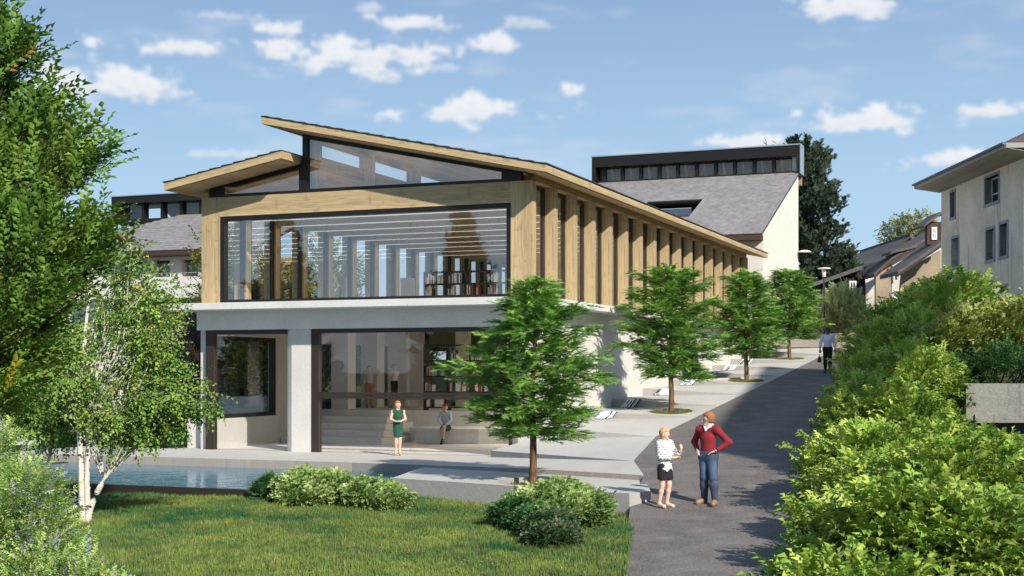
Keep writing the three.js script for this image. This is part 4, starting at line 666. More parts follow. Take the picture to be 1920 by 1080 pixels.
featherTree('feathery green young tree in the oval planter, nearest of the terrace trees', [2.6, -0.3, 6.85], 4.78, prof([[0.25, 0.95], [0.36, 1.3], [0.45, 1.2], [0.52, 1.75], [0.6, 1.3], [0.7, 1.1], [0.78, 1.0], [0.86, 0.65], [0.94, 0.5], [1, 0.2]]), 101, 0.08);
featherTree('feathery green tree with bowed trunk in the second planting pit from the entrance', [2.47, 1.0, -5.75], 4.6, prof([[0.25, 0.75], [0.4, 1.0], [0.55, 1.35], [0.66, 1.25], [0.78, 1.05], [0.9, 0.8], [1, 0.25]]), 202, 0.0);
featherTree('feathery green tree in the third planting pit from the entrance', [2.66, 1.9, -16.13], 4.28, prof([[0.25, 0.7], [0.42, 1.1], [0.55, 1.25], [0.64, 1.0], [0.78, 0.85], [0.9, 0.6], [1, 0.2]]), 303, 0.0);
featherTree('feathery green tree in the farthest planting pit near the cream house', [2.33, 2.85, -27.15], 4.12, prof([[0.25, 0.75], [0.4, 1.35], [0.55, 1.3], [0.7, 0.95], [0.85, 0.7], [1, 0.2]]), 404, 0.0);

// grass: tufts of narrow blades
function tuftGeo(seed, n, h, w, spread) { const R = rng(seed), p = [], ix = []; for (let i = 0; i < n; i++) { const x = (R() - 0.5) * spread, z = (R() - 0.5) * spread, a = R() * 6.28, l = h * (0.5 + 0.7 * R()), b = (R() - 0.3) * 0.6 * l, k = p.length / 3, cx = Math.cos(a), cz = Math.sin(a); p.push(x - cz * w, 0, z + cx * w, x + cz * w, 0, z - cx * w, x + cx * b * 0.35 - cz * w * 0.7, l * 0.6, z + cz * b * 0.35 + cx * w * 0.7, x + cx * b * 0.35 + cz * w * 0.7, l * 0.6, z + cz * b * 0.35 - cx * w * 0.7, x + cx * b, l, z + cz * b); ix.push(k, k + 1, k + 3, k, k + 3, k + 2, k + 2, k + 3, k + 4); } return bare(p, ix); }
function tufts(name, label, geos, spots, tint, seed) {
  const R = rng(seed), m = new THREE.Matrix4(), q = new THREE.Quaternion(), c = new THREE.Color();
  const t = new THREE.Group(); t.name = numbered(name); t.userData = { kind: 'stuff', label, category: 'grass' }; scene.add(t);
  geos.forEach((g, v) => { const mine = spots.filter((_, i) => i % geos.length === v), im = new THREE.InstancedMesh(g, M.grass, mine.length); im.name = 'grass_tufts'; im.userData.kind = 'stuff'; im.castShadow = im.receiveShadow = true; mine.forEach(([x, y, z, s], i) => { q.setFromAxisAngle(V(0, 1, 0), R() * 6.28); m.compose(V(x, y, z), q, V(s, s * (0.8 + 0.5 * R()), s)); im.setMatrixAt(i, m); im.setColorAt(i, tint(R, c, x, z)); }); t.add(im); });
}
{
  const R = rng(900), spots = [], tg = [1, 2, 3, 4].map(s => tuftGeo(s, 14, 0.082, 0.0055, 0.14));
  for (let i = 0; i < 80000; i++) {
    const z = 7.4 + 14.5 * Math.pow(R(), 1.0), xe = z < 16.2 ? lerp(5.75, 7.6, (z - 9.3) / 6.9) : 7.6 + 0.07 * (z - 16.2), x = -12 + (xe + 12) * R();
    if (x < -0.9 && z < 9.64) continue; if (x >= -0.9 && z < lerp(7.62, 9.3, (x + 0.64) / 6.26)) continue;
    const dep = 0.3697 * (13.63 - x) + 0.9291 * (35.79 - z), lat = 0.9291 * (x - 13.63) - 0.3697 * (z - 35.79); if (lat / dep < -0.42 || dep < 17.5) continue;
    spots.push([x, lawnY(x, z) - 0.005, z, 0.7 + 0.8 * fbm(x * 1.7 + 50, z * 1.7, 1000, 1000, 4, 3) + 0.25 * R()]);
  }
  const col = (R, c, x, z) => { const n = fbm(x * 0.8 + 90, z * 0.8, 1000, 1000, 7, 4), n2 = fbm(x * 3 + 40, z * 3, 1000, 1000, 9, 2), k = 0.45 + 1.0 * R(); if (R() < 0.03 + 0.25 * Math.max(0, n2 - 0.66)) return c.setRGB(0.33, 0.29, 0.11); return c.setRGB((0.082 + 0.30 * (n - 0.45) + 0.10 * (n2 - 0.3)) * k, (0.178 + 0.26 * (n - 0.45) + 0.05 * (n2 - 0.4)) * k, (0.030 + 0.04 * (n - 0.45)) * k); };
  tufts('lawn_grass', 'short green grass blades of the lawn', tg, spots, col, 5);
  const pg = []; for (const [cx, cz, a, b, y] of [[2.8, 6.95, 0.86, 1.18, -0.3], [2.47, -5.75, 0.66, 0.9, treadY(2.47, -5.75) - 0.16], [2.66, -16.13, 0.66, 0.9, treadY(2.66, -16.13) - 0.16], [2.33, -27.15, 0.68, 0.92, treadY(2.33, -27.15) - 0.16]]) for (let i = 0; i < 900; i++) { const f = R() * 6.283, r = Math.sqrt(R()); pg.push([cx + Math.cos(f) * a * r * 0.97, y, cz + Math.sin(f) * b * r * 0.97, 1.3 + 0.8 * R()]); }
  tufts('planter_grass', 'dry yellow-green grass in the tree planters', tg.slice(0, 2), pg, (R, c) => { const k = 0.7 + 0.6 * R(); return c.setRGB(0.16 * k, 0.165 * k, 0.04 * k); }, 6);
  // small lawn flowers
  const fl = []; const petal = std({ color: RGB(0.75, 0.62, 0.08), roughness: 0.7, side: THREE.DoubleSide }), violet = std({ color: RGB(0.22, 0.13, 0.42), roughness: 0.7, side: THREE.DoubleSide });
  const fg = (() => { const p = [], ix = []; for (let k = 0; k < 5; k++) { const a = k * 1.2566; leafInto(p, ix, V(0, 0.09, 0), V(Math.cos(a), 0.25, Math.sin(a)).normalize(), V(0, 1, 0), 0.018, 0.014); } return bare(p, ix); })();
  for (const [nm, mt, n, lb] of [['yellow_flowers', petal, 900, 'tiny yellow flowers dotted through the lawn'], ['violet_flowers', violet, 260, 'tiny violet flowers dotted through the lawn']]) { const im = new THREE.InstancedMesh(fg, mt, n); im.name = nm; im.userData = { kind: 'stuff', label: lb, category: 'flowers' }; const m = new THREE.Matrix4(); let i = 0; while (i < n) { const s = spots[Math.floor(R() * spots.length)]; const v = fbm(s[0] * 1.2 + (mt === violet ? 77 : 9), s[2] * 1.2, 1000, 1000, 33, 3); if (v < 0.56) continue; m.makeScale(1.2, 1, 1.2).setPosition(s[0], s[1], s[2]); im.setMatrixAt(i++, m); } scene.add(im); }
}
// shrubs: leaves over the outside of a cluster of lobes, on real stems
function shrub(name, label, base, lobes, leaves, geos, tint, seed, grp, stemMat = M.darkBark, size = 1, mat = M.leaf, upness = 0.35) {
  const R = rng(seed), t = thing(name, label, 'shrub', base, 0, grp), items = [], stems = [];
  let vol = 0; for (const l of lobes) vol += l[3] * l[4] + l[4] * l[5];
  for (const [x, y, z, a, b, c] of lobes) {
    const n = Math.round(leaves * (a * b + b * c) / vol), o = V(x, y, z);
    for (let i = 0; i < n; i++) {
      const d = onSphere(R); if (d.y < -0.55) d.y *= -0.5; const nz = fbm(d.x * 2.6 + x * 3 + 20, d.z * 2.6 + d.y * 2 + 20, 1000, 1000, seed, 3), shoot = R() < 0.035, rr = shoot ? 0.95 + 0.28 * R() : (0.62 + 0.62 * nz) * (0.6 + 0.45 * Math.sqrt(R())); if (!shoot && rr > 0.62 && fbm(d.x * 6 + y * 5 + 50, d.z * 6 + d.y * 6 + 50, 1000, 1000, seed + 5, 2) < 0.36) continue; if (shoot) d.y = Math.abs(d.y) * 0.8 + 0.1;
      const p = V(o.x + d.x * a * rr, o.y + d.y * b * rr, o.z + d.z * c * rr); if (p.y < 0.02) continue;
      if (lobes.some(l => l[0] !== x && ((p.x - l[0]) / l[3]) ** 2 + ((p.y - l[1]) / l[4]) ** 2 + ((p.z - l[2]) / l[5]) ** 2 < 0.3)) continue;
      items.push([p, V(d.x, d.y * 0.6 + upness, d.z).add(onSphere(R).multiplyScalar(0.55)), size * (0.75 + 0.5 * R())]);
    }
    for (let i = 0; i < 7; i++) { const d = onSphere(R); stems.push(tube(curve(V(x * 0.3 + (R() - 0.5) * 0.15, 0, z * 0.3 + (R() - 0.5) * 0.15), V(x + d.x * a * 0.8, y + Math.abs(d.y) * b * 0.8, z + d.z * c * 0.8), 0.08, 5, R), taper(0.018 * (1 + b * 0.3), 0.004, 5), 4)); }
  }
  const sg = part(t, 'stems', mergeGeometries(stems), stemMat); sg.userData.kind = 'stuff';
  scatter(t, 'foliage', geos, mat, items, tint, seed + 9); return t;
}
const bushT = clumpTint([0.08, 0.17, 0.04], [0.29, 0.42, 0.12], [0.54, 0.63, 0.28], 2.2), darkT = tinter([0.06, 0.16, 0.04], 0.5, [RGB(0.07, 0.16, 0.05)], 0.2);
const gl = (x, z) => lawnY(x, z) - 0.03;
shrub('lawn_shrub', 'large pale-leaved shrub between the dark conifer and the smaller shrub, before the pool', [-1.25, gl(-1.25, 9.95), 9.95], [[-0.25, 0.30, 0, 0.60, 0.34, 0.5], [0.3, 0.33, -0.1, 0.5, 0.30, 0.45], [0.0, 0.2, 0.35, 0.58, 0.26, 0.4]], 2900, SP.bush, bushT, 601, 'pale shrubs on the lawn', M.darkBark, 1.5);
shrub('lawn_shrub', 'rounded pale-leaved shrub right of the large pale shrub, before the pool', [0.25, gl(0.25, 10.1), 10.1], [[-0.1, 0.26, 0, 0.5, 0.3, 0.45], [0.3, 0.2, 0.05, 0.42, 0.24, 0.4]], 2200, SP.bush, bushT, 602, 'pale shrubs on the lawn', M.darkBark, 1.45);
shrub('lawn_conifer', 'small dark green conifer shrub left of the pale shrubs', [-2.6, gl(-2.6, 9.75), 9.75], [[0, 0.22, 0, 0.32, 0.24, 0.32], [0.1, 0.42, 0, 0.18, 0.2, 0.18]], 1100, SP.feather, darkT, 603, undefined, M.darkBark, 0.4, M.needle);
shrub('lawn_shrub', 'large pale-leaved shrub at the corner of the lower patio beside the lane', [4.75, gl(4.75, 11.3), 11.3], [[0.1, 0.42, -0.1, 0.72, 0.38, 0.6], [0.55, 0.32, 0.2, 0.55, 0.34, 0.5], [-0.3, 0.3, 0.1, 0.55, 0.32, 0.5], [0.3, 0.22, 0.5, 0.6, 0.3, 0.4]], 3600, SP.bush, bushT, 604, 'pale shrubs on the lawn', M.darkBark, 1.45);
shrub('lawn_shrub', 'dark green low shrub leaning against the pale shrub by the lane', [4.35, gl(4.35, 12.0), 12.0], [[-0.1, 0.26, 0, 0.42, 0.3, 0.35], [0.5, 0.18, 0.55, 0.5, 0.26, 0.4]], 2200, SP.bush, darkT, 605);
shrub('lawn_shrub', 'small dark green shrub at the lower edge beside the lane', [5.5, gl(5.5, 13.5), 13.5], [[0, 0.22, 0, 0.4, 0.3, 0.4], [0.3, 0.16, 0.8, 0.36, 0.24, 0.4]], 1900, SP.bush, tinter([0.06, 0.12, 0.045], 0.5, [RGB(0.2, 0.24, 0.12)], 0.15), 606);

// the hedge along the lane: dogwood-like shrubs, nearest first
{
  const yel = clumpTint([0.09, 0.19, 0.03], [0.25, 0.39, 0.05], [0.52, 0.60, 0.13], 1.1);
  const cx = z => z > 9 ? lerp(9.3, 10.1, (z - 9) / 6) : z > -5 ? lerp(8.0, 9.3, (z + 5) / 14) : lerp(7.5, 8.0, (z + 20) / 15);
  const list = [[19.0, 0.9, 1.2, 1.1, 2000], [17.0, 1.1, 1.4, 1.15, 2300], [14.6, 1.25, 1.5, 1.3, 2600], [11.8, 1.35, 1.6, 1.45, 3000], [8.4, 1.4, 1.8, 1.6, 3400], [4.4, 1.35, 2.1, 1.8, 4000], [0, 1.35, 2.4, 2.0, 4400], [-5.4, 1.4, 2.9, 2.2, 5000], [-11, 1.6, 3.3, 2.4, 5600], [-17, 1.8, 3.7, 2.7, 6200], [-23.5, 2.0, 3.7, 2.9, 6200]];
  const where = ['nearest the camera at the bottom edge', 'second from the camera', 'third from the camera', 'fourth from the camera', 'fifth from the camera, level with the talking pair', 'sixth from the camera', 'seventh from the camera', 'eighth from the camera', 'ninth from the camera, below the stucco house', 'tenth from the camera, opposite the walking man', 'farthest from the camera at the top of the lane'];
  list.forEach(([z, w, h, l, n], i) => {
    const x = cx(z) + w * 0.95, y = roadTop(z) - 0.1, R = rng(700 + i), r = () => (R() - 0.5) * 0.4;
    shrub('hedge_shrub', `bright yellow-green leafy hedge shrub, ${where[i]}`, [x, y, z], [[r(), h * 0.45, r(), w, h * 0.5, l], [0.5 * w + r(), h * (i < 6 ? 0.4 : 0.55), 0.3 * l + r(), w * 0.8, h * (i < 6 ? 0.42 : 0.5), l * 0.8], [-0.2 * w, h * 0.28, -0.3 * l, w * 0.85, h * 0.36, l * 0.9], [0.9 * w, h * (i < 6 ? 0.2 : 0.4), -0.2 * l, w * 0.7, h * (i < 6 ? 0.3 : 0.42), l * 0.9]], n, SP.dogwood, yel, 710 + i, 'hedge shrubs along the lane', M.bark, i < 5 ? 0.95 : i < 8 ? 0.95 : 1.05);
  });
  shrub('hedge_shrub', 'bright yellow-green leafy hedge shrub cut by the right edge, nearest the camera', [11.9, -0.6, 17.6], [[0, 0.85, 0, 0.9, 0.75, 1.1], [0.9, 0.8, 0.5, 0.9, 0.7, 1.0]], 2800, SP.dogwood, yel, 735, 'hedge shrubs along the lane', M.bark, 0.95);
  shrub('hedge_shrub', 'bright yellow-green leafy hedge shrub at the right edge below the concrete planter', [12.2, -0.4, 13.2], [[0, 0.9, 0, 1.0, 0.8, 1.5], [1.0, 0.8, -0.4, 0.9, 0.7, 1.4]], 3000, SP.dogwood, yel, 736, 'hedge shrubs along the lane', M.bark, 0.95);
  shrub('hedge_shrub', 'leafy hedge shrub between the lane hedge and the concrete planter', [11.6, -0.2, 8.2], [[0, 0.8, 0, 1.0, 0.8, 1.6], [0.8, 0.7, 0.8, 0.9, 0.7, 1.4]], 2800, SP.dogwood, yel, 737, 'hedge shrubs along the lane', M.bark, 0.95);
  const pale = tinter([0.26, 0.31, 0.14], 0.5, [RGB(0.45, 0.48, 0.33)], 0.3), gold = tinter([0.26, 0.31, 0.06], 0.5, [RGB(0.4, 0.43, 0.12)], 0.3);
  shrub('garden_shrub', 'golden green shrub overhanging the concrete planter', [11.7, 1.5, -2.4], [[0, 1.5, 0, 1.3, 1.1, 1.2], [1.3, 1.7, -0.4, 1.2, 1.1, 1.2], [-0.8, 1.3, -0.8, 0.9, 0.8, 1.0], [2.6, 1.2, 0, 1.4, 1.2, 1.2]], 5200, SP.bush, gold, 751, undefined, M.darkBark, 2.0);
  shrub('garden_shrub', 'silvery pale shrub below the barred window of the stucco house', [9.8, 2.6, -21], [[0, 1.6, 0, 1.3, 1.6, 1.5], [1.4, 1.3, 0.4, 1.4, 1.3, 1.4]], 3600, SP.bush, pale, 752, undefined, M.darkBark, 2.4);
  shrub('garden_shrub', 'dark green evergreen shrub in the concrete planter', [12.6, 1.5, -0.6], [[0, 0.8, 0, 1.3, 0.75, 0.7], [1.4, 0.7, 0, 1.2, 0.7, 0.7], [-1.0, 0.5, -0.3, 0.9, 0.6, 0.7]], 2600, SP.fine, darkT, 753, undefined, M.darkBark, 1.4);
  shrub('willow_shrub', 'pale olive green willow shrub behind the farthest terrace tree', [3.3, 3.6, -37.5], [[0, 1.5, 0, 1.1, 1.7, 1.1], [0.6, 1.0, 0.2, 0.9, 1.1, 0.9], [-0.7, 1.1, 0, 0.8, 1.2, 0.9]], 4200, SP.fine, tinter([0.42, 0.47, 0.22], 0.5, [RGB(0.55, 0.6, 0.32)], 0.3), 754, undefined, M.darkBark, 2.0, M.leaf, 0.9);
}
// pale flowering shrubs, bottom left
{
  const vt = tinter([0.36, 0.52, 0.13], 0.55, [RGB(0.6, 0.66, 0.40), RGB(0.45, 0.55, 0.16), RGB(0.34, 0.36, 0.52), RGB(0.10, 0.2, 0.05)], 0.42);
  const P = (px, d) => { const a = (px - 960) / FPX; return [13.63 - 0.3697 * d + 0.9291 * a * d, 35.79 - 0.9291 * d - 0.3697 * a * d]; };
  const A = P(45, 13.4), B = P(150, 12.6), C = P(-40, 14.2);
  shrub('border_shrub', 'tall pale variegated shrub at the left edge below the big leafy tree', [A[0], -0.6, A[1]], [[0, 1.6, 0, 0.42, 0.55, 0.45], [-0.3, 1.35, 0.1, 0.42, 0.6, 0.4], [0.3, 1.2, 0.1, 0.36, 0.5, 0.4]], 5600, SP.fine, vt, 771, 'pale border shrubs', M.darkBark, 0.75);
  shrub('border_shrub', 'low pale violet-tinged shrub in the bottom left corner', [B[0], -0.6, B[1]], [[0, 0.75, 0, 0.42, 0.55, 0.4], [0.25, 0.65, 0, 0.34, 0.42, 0.4], [-0.4, 0.8, 0.1, 0.4, 0.6, 0.4]], 4600, SP.fine, vt, 772, 'pale border shrubs', M.darkBark, 0.75);
  shrub('border_shrub', 'pale variegated shrub partly cut by the left edge', [C[0], -0.6, C[1]], [[0, 1.75, 0, 0.5, 0.75, 0.5]], 3600, SP.fine, vt, 773, 'pale border shrubs', M.darkBark, 0.75);
}
// broadleaf trees: trunk(s), limbs reaching points of the crown, twigs with leaf sprays
function leafTree(name, label, base, trunks, crown, nLimb, perLimb, geos, tint, seed, o = {}) {
  const R = rng(seed), t = thing(name, label, 'tree', base, 0, o.group), items = [], limbs = [], bark = o.bark || M.bark;
  trunks.forEach(([pts, r]) => part(t, 'trunk', tube(new THREE.CatmullRomCurve3(pts.map(q => V(...q))).getPoints(18), taper(r, r * (o.tip ?? 0.3), 18), 10), bark));
  for (let k = 0; k < nLimb; k++) {
    const l = crown[k % crown.length], d = onSphere(R).multiplyScalar(0.5 + 0.5 * Math.cbrt(R())), tip = V(l[0] + d.x * l[3], l[1] + d.y * l[4], l[2] + d.z * l[5]);
    const tr = trunks[k % trunks.length][0], cv = new THREE.CatmullRomCurve3(tr.map(q => V(...q))), f = clamp((tip.y - 0.6 - tr[0][1]) / (tr[tr.length - 1][1] - tr[0][1]) * 0.85 - 0.12, o.low ?? 0.25, 0.97), st = cv.getPoint(f), L = st.distanceTo(tip);
    const line = curve(st, tip, (o.arch ?? 0.08) * L, 6, R); limbs.push(tube(line, taper((o.limb ?? 1) * (0.010 + 0.010 * L), 0.004, 6), 5));
    const dir = tip.clone().sub(st).normalize();
    for (let i = 0; i < perLimb; i++) {
      const g = 0.35 + 0.65 * Math.sqrt(R()), q = line[Math.min(5, Math.floor(g * 6))].clone().lerp(line[Math.min(6, Math.floor(g * 6) + 1)], R()), s = onSphere(R).multiplyScalar((o.fuzz ?? 0.28) * (0.4 + R()));
      items.push([q.add(s), dir.clone().multiplyScalar(o.along ?? 0.8).add(onSphere(R).multiplyScalar(0.8)).add(V(0, o.up ?? 0.25, 0)), (o.size ?? 1) * (0.75 + 0.5 * R())]);
    }
  }
  const lg = part(t, 'limbs', mergeGeometries(limbs), o.limbMat || bark); lg.userData.kind = 'stuff';
  scatter(t, 'crown', geos, o.mat || M.leaf, items, tint, seed + 3); return t;
}
{
  const P = (px, py, d) => { const a = (px - 960) / FPX; return [13.63 - 0.3697 * d + 0.9291 * a * d, 2.5 + (692 - py) / FPX * d, 35.79 - 0.9291 * d - 0.3697 * a * d]; };
  const autumn = [RGB(0.42, 0.30, 0.03), RGB(0.40, 0.17, 0.03), RGB(0.3, 0.36, 0.08)], hbc = clumpTint([0.05, 0.12, 0.02], [0.13, 0.255, 0.035], [0.24, 0.37, 0.06], 1.3), hb = (R, c, p) => R() < 0.02 ? c.copy(autumn[Math.floor(R() * 3)]) : hbc(R, c, p), btc = clumpTint([0.06, 0.13, 0.02], [0.17, 0.30, 0.045], [0.30, 0.44, 0.08], 1.6), bt = (R, c, p) => R() < 0.025 ? c.setRGB(0.45, 0.38, 0.05) : btc(R, c, p);
  { // birch with three white stems
    const b = P(162, 985, 26.6), R3 = (px, py, d = 26.6) => { const q = P(px, py, d); return [q[0] - b[0], q[1] + 0.55, q[2] - b[2]]; };
    const cr = (px, py, rx, ry, d = 26.6, rz) => { const q = R3(px, py, d); return [q[0], q[1], q[2], rx, ry, rz ?? rx]; };
    leafTree('birch_tree', 'three stemmed white birch on the lawn before the pool', [b[0], -0.55, b[2]], [[[R3(155, 985), R3(152, 880), R3(148, 760), R3(160, 620), R3(175, 480)], 0.075], [[R3(166, 985), R3(163, 900), R3(168, 800), R3(190, 650), R3(225, 520)], 0.065], [[R3(163, 985), R3(172, 945), R3(205, 875), R3(225, 760), R3(232, 560)], 0.075]],
      [cr(220, 660, 1.1, 0.8), cr(150, 600, 0.9, 0.9), cr(235, 500, 0.55, 0.6), cr(320, 715, 0.7, 0.5), cr(110, 730, 0.8, 0.5), cr(300, 610, 0.55, 0.6), cr(230, 770, 0.85, 0.32), cr(365, 745, 0.5, 0.28), cr(300, 560, 0.5, 0.5), cr(270, 800, 0.6, 0.25)], 140, 17, SP.birch, bt, 811, { bark: M.birch, limbMat: M.birch, up: -0.2, along: 0.7, fuzz: 0.2, low: 0.42, limb: 0.55 });
  }
  { const b = P(75, 938, 30.5), R3 = (px, py, d = 30.5) => { const q = P(px, py, d); return [q[0] - b[0], q[1] + 0.55, q[2] - b[2]]; };
    leafTree('birch_tree', 'farther birch with clustered white stems at the left edge behind the pale shrubs', [b[0], -0.55, b[2]], [[[R3(68, 940), R3(70, 860), R3(60, 700), R3(55, 600)], 0.07], [[R3(75, 940), R3(78, 850), R3(95, 700)], 0.06], [[R3(82, 940), R3(92, 860), R3(130, 720)], 0.06]], [[...R3(90, 650), 1.0, 0.9, 1.0], [...R3(60, 750), 0.9, 0.5, 0.9], [...R3(140, 760), 0.7, 0.5, 0.7], [...R3(40, 600), 0.9, 0.9, 0.9]], 60, 46, SP.birch, bt, 821, { bark: M.birch, limbMat: M.birch, up: -0.3, along: 0.5, low: 0.5, limb: 0.5 }); }
  { // large hornbeam, trunk outside the frame
    const d = 15.5, b = P(-130, 1000, d), R3 = (px, py, dd = d) => { const q = P(px, py, dd); return [q[0] - b[0], q[1] + 0.6, q[2] - b[2]]; };
    const cr = (px, py, rx, ry, dd = d) => { const q = R3(px, py, dd); return [q[0], q[1], q[2], rx, ry, rx]; };
    leafTree('hornbeam_tree', 'large leafy green tree with some orange leaves filling the left edge', [b[0], -0.6, b[2]], [[[R3(-130, 1000), R3(-125, 800), R3(-110, 500), R3(-90, 200), R3(-80, 0)], 0.16]],
      [cr(-40, 420, 0.75, 0.75), cr(-50, 200, 0.55, 0.7), cr(30, 330, 0.5, 0.5), cr(60, 480, 0.65, 0.45), cr(-40, 650, 0.85, 0.7), cr(40, 600, 0.6, 0.4), cr(-60, 60, 0.4, 0.5), cr(120, 420, 0.42, 0.3), cr(60, 740, 0.5, 0.35), cr(100, 560, 0.4, 0.3), cr(150, 300, 0.35, 0.25), cr(90, 220, 0.3, 0.35), cr(160, 470, 0.35, 0.3), cr(30, 130, 0.25, 0.4)], 120, 21, SP.hornbeam, hb, 831, { bark: M.darkBark, along: 1.25, up: 0.2, fuzz: 0.12, low: 0.2 });
    // long outer shoots reaching into the sky
  }
  { // dark bare-twigged garden tree beside the corner
    const b = P(345, 800, 47), R3 = (px, py, dd = 47) => { const q = P(px, py, dd); return [q[0] - b[0], q[1] - 0.5, q[2] - b[2]]; };
    leafTree('garden_tree', 'dark sparse tree with purplish twigs in the garden left of the glazed corner', [b[0], 0.5, b[2]], [[[R3(345, 800), R3(350, 720), R3(340, 650)], 0.09], [[R3(350, 800), R3(365, 720), R3(375, 620)], 0.07]], [[...R3(340, 650), 1.0, 0.8, 1.0], [...R3(370, 690), 0.8, 0.7, 0.8], [...R3(310, 700), 0.9, 0.7, 0.9], [...R3(355, 610), 0.6, 0.5, 0.6]], 90, 22, SP.fine, tinter([0.085, 0.075, 0.07], 0.7, [RGB(0.3, 0.28, 0.25)], 0.12), 841, { bark: M.darkBark, fuzz: 0.3, size: 1.0 }); }
  // garden shrubs behind the birches
  for (const [px, py, d, s, k, l] of [[290, 830, 44, 861, 0.9, 'dark green shrub under the sparse garden tree'], [215, 800, 45, 862, 1.2, 'dark green shrub behind the birch crown'], [120, 780, 46, 863, 1.4, 'dark green shrub left of the birch in the raised garden']]) { const q = P(px, py, d); shrub('garden_shrub', l, [q[0], -0.3, q[2]], [[0, 0.7 * k, 0, k, 0.8 * k, k], [0.8 * k, 0.5 * k, 0, 0.8 * k, 0.6 * k, k]], 2400, SP.bush, darkT, s, undefined, M.darkBark, 1.6); }
  { // tall trees beyond the far long side of the library, seen through its windows
    for (const [x, z, h, s, l] of [[-15.5, -9, 8.2, 871, 'broad green tree beyond the library seen through its left windows'], [-16.5, -17, 8.8, 872, 'second green tree beyond the library seen through the upstairs glass']]) leafTree('garden_tree', l, [x, 0, z], [[[[0, 0, 0], [0.1, h * 0.4, 0], [0, h * 0.8, 0.1]], 0.14]], [[0, h * 0.65, 0, 1.7, h * 0.3, 2.0], [0.3, h * 0.5, 1.2, 1.4, h * 0.2, 1.5], [0, h * 0.55, -1.4, 1.4, h * 0.22, 1.5]], 80, 34, SP.hornbeam, tinter([0.16, 0.20, 0.04], 0.6, autumn, 0.12), s, { size: 1.5, fuzz: 0.5 });
  }
  { // pine behind the cream house
    const d = 94, b = P(1515, 640, d), R3 = (px, py, dd = d) => { const q = P(px, py, dd); return [q[0] - b[0], q[1] - 3.4, q[2] - b[2]]; };
    const pads = []; const R = rng(55); for (const [px, py, w, hh] of [[1490, 275, 2.0, 0.5], [1520, 290, 1.4, 0.8], [1535, 335, 1.7, 0.9], [1505, 345, 1.5, 0.8], [1545, 375, 1.4, 0.7], [1510, 400, 1.7, 0.9], [1555, 425, 1.5, 0.5], [1520, 450, 1.9, 0.9], [1550, 470, 2.0, 0.8], [1505, 500, 1.8, 1.1], [1545, 510, 1.7, 0.9], [1580, 485, 1.3, 0.6], [1530, 545, 2.1, 0.8], [1575, 500, 1.0, 0.5], [1500, 460, 1.5, 1.2], [1590, 500, 1.1, 0.5]]) { pads.push([...R3(px, py, d + (R() - 0.5) * 3), w, hh, w]); }
    leafTree('pine_tree', 'tall dark pine behind the cream rear house', [b[0], 3.4, b[2]], [[[R3(1515, 640), R3(1518, 500), R3(1512, 380), R3(1505, 275)], 0.32]], pads, 200, 40, SP.pine, tinter([0.028, 0.05, 0.026], 0.6, [RGB(0.05, 0.08, 0.04)], 0.25), 881, { bark: M.darkBark, mat: M.needle, size: 0.6, fuzz: 0.36, up: 0.5, low: 0.1 });
  }
  { const b = P(1715, 560, 120), R3 = (px, py) => { const q = P(px, py, 120); return [q[0] - b[0], q[1] - 4, q[2] - b[2]]; }; leafTree('far_tree', 'pale loose tree rising behind the old house roofs', [b[0], 4, b[2]], [[[R3(1715, 560), R3(1710, 480), R3(1718, 430)], 0.25]], [[...R3(1700, 430), 1.8, 1.0, 1.8], [...R3(1730, 425), 1.7, 1.2, 1.7], [...R3(1675, 440), 1.4, 0.7, 1.4], [...R3(1745, 445), 1.5, 1.0, 1.5]], 70, 9, SP.bush, tinter([0.30, 0.33, 0.16], 0.4), 891, { size: 3.4, fuzz: 0.6 }); }
  // trees behind the camera whose reflections stand in the glass
  for (const [x, z, h, w, s, l] of [[-14.3, 27.5, 10.8, 4.4, 895, 'tall spruce across the lawn mirrored in the right part of the upper window'], [-21.5, 21.7, 10.4, 4.4, 896, 'tall spruce across the lawn mirrored in the left part of the upper window']]) {
    const R = rng(s), pads = []; for (let i = 0; i < 12; i++) { const f = i / 11, r = w * (1 - f * 0.93), y = h * (0.14 + 0.84 * f); pads.push([0, y, 0, r, h * 0.035, r]); }
    leafTree('spruce_tree', l, [x, -0.6, z], [[[[0, 0, 0], [0, h * 0.5, 0], [0, h, 0]], 0.2]], pads, 320, 34, SP.pine, tinter([0.03, 0.055, 0.02], 0.5), s, { bark: M.darkBark, mat: M.needle, size: 0.55, fuzz: 0.3, up: 0.0, low: 0.08, tip: 0.1 });
  }
}

{ // shrubs along the garden side, seen through the ground floor windows
  for (const [x, z, k, s, l] of [[-13.2, -7.5, 1.5, 941, 'leafy shrub outside the first garden window of the library'], [-13.6, -11, 1.7, 942, 'leafy shrub outside the second garden window of the library'], [-13.4, -16, 1.7, 943, 'leafy shrub outside the third garden window of the library'], [-14.6, -20, 2.0, 944, 'leafy shrub beyond the far garden window of the library']]) shrub('garden_shrub', l, [x, 1.28, z], [[0, 0.8 * k, 0, 0.9 * k, 0.9 * k, 1.2 * k], [0.2, 1.3 * k, 0.5, 0.7 * k, 0.7 * k, k], [0.1, 0.6 * k, -0.9, 0.8 * k, 0.8 * k, k]], 1800, SP.bush, tinter([0.26, 0.33, 0.06], 0.5, [RGB(0.42, 0.38, 0.06)], 0.2), s, undefined, M.darkBark, 2.2);
}
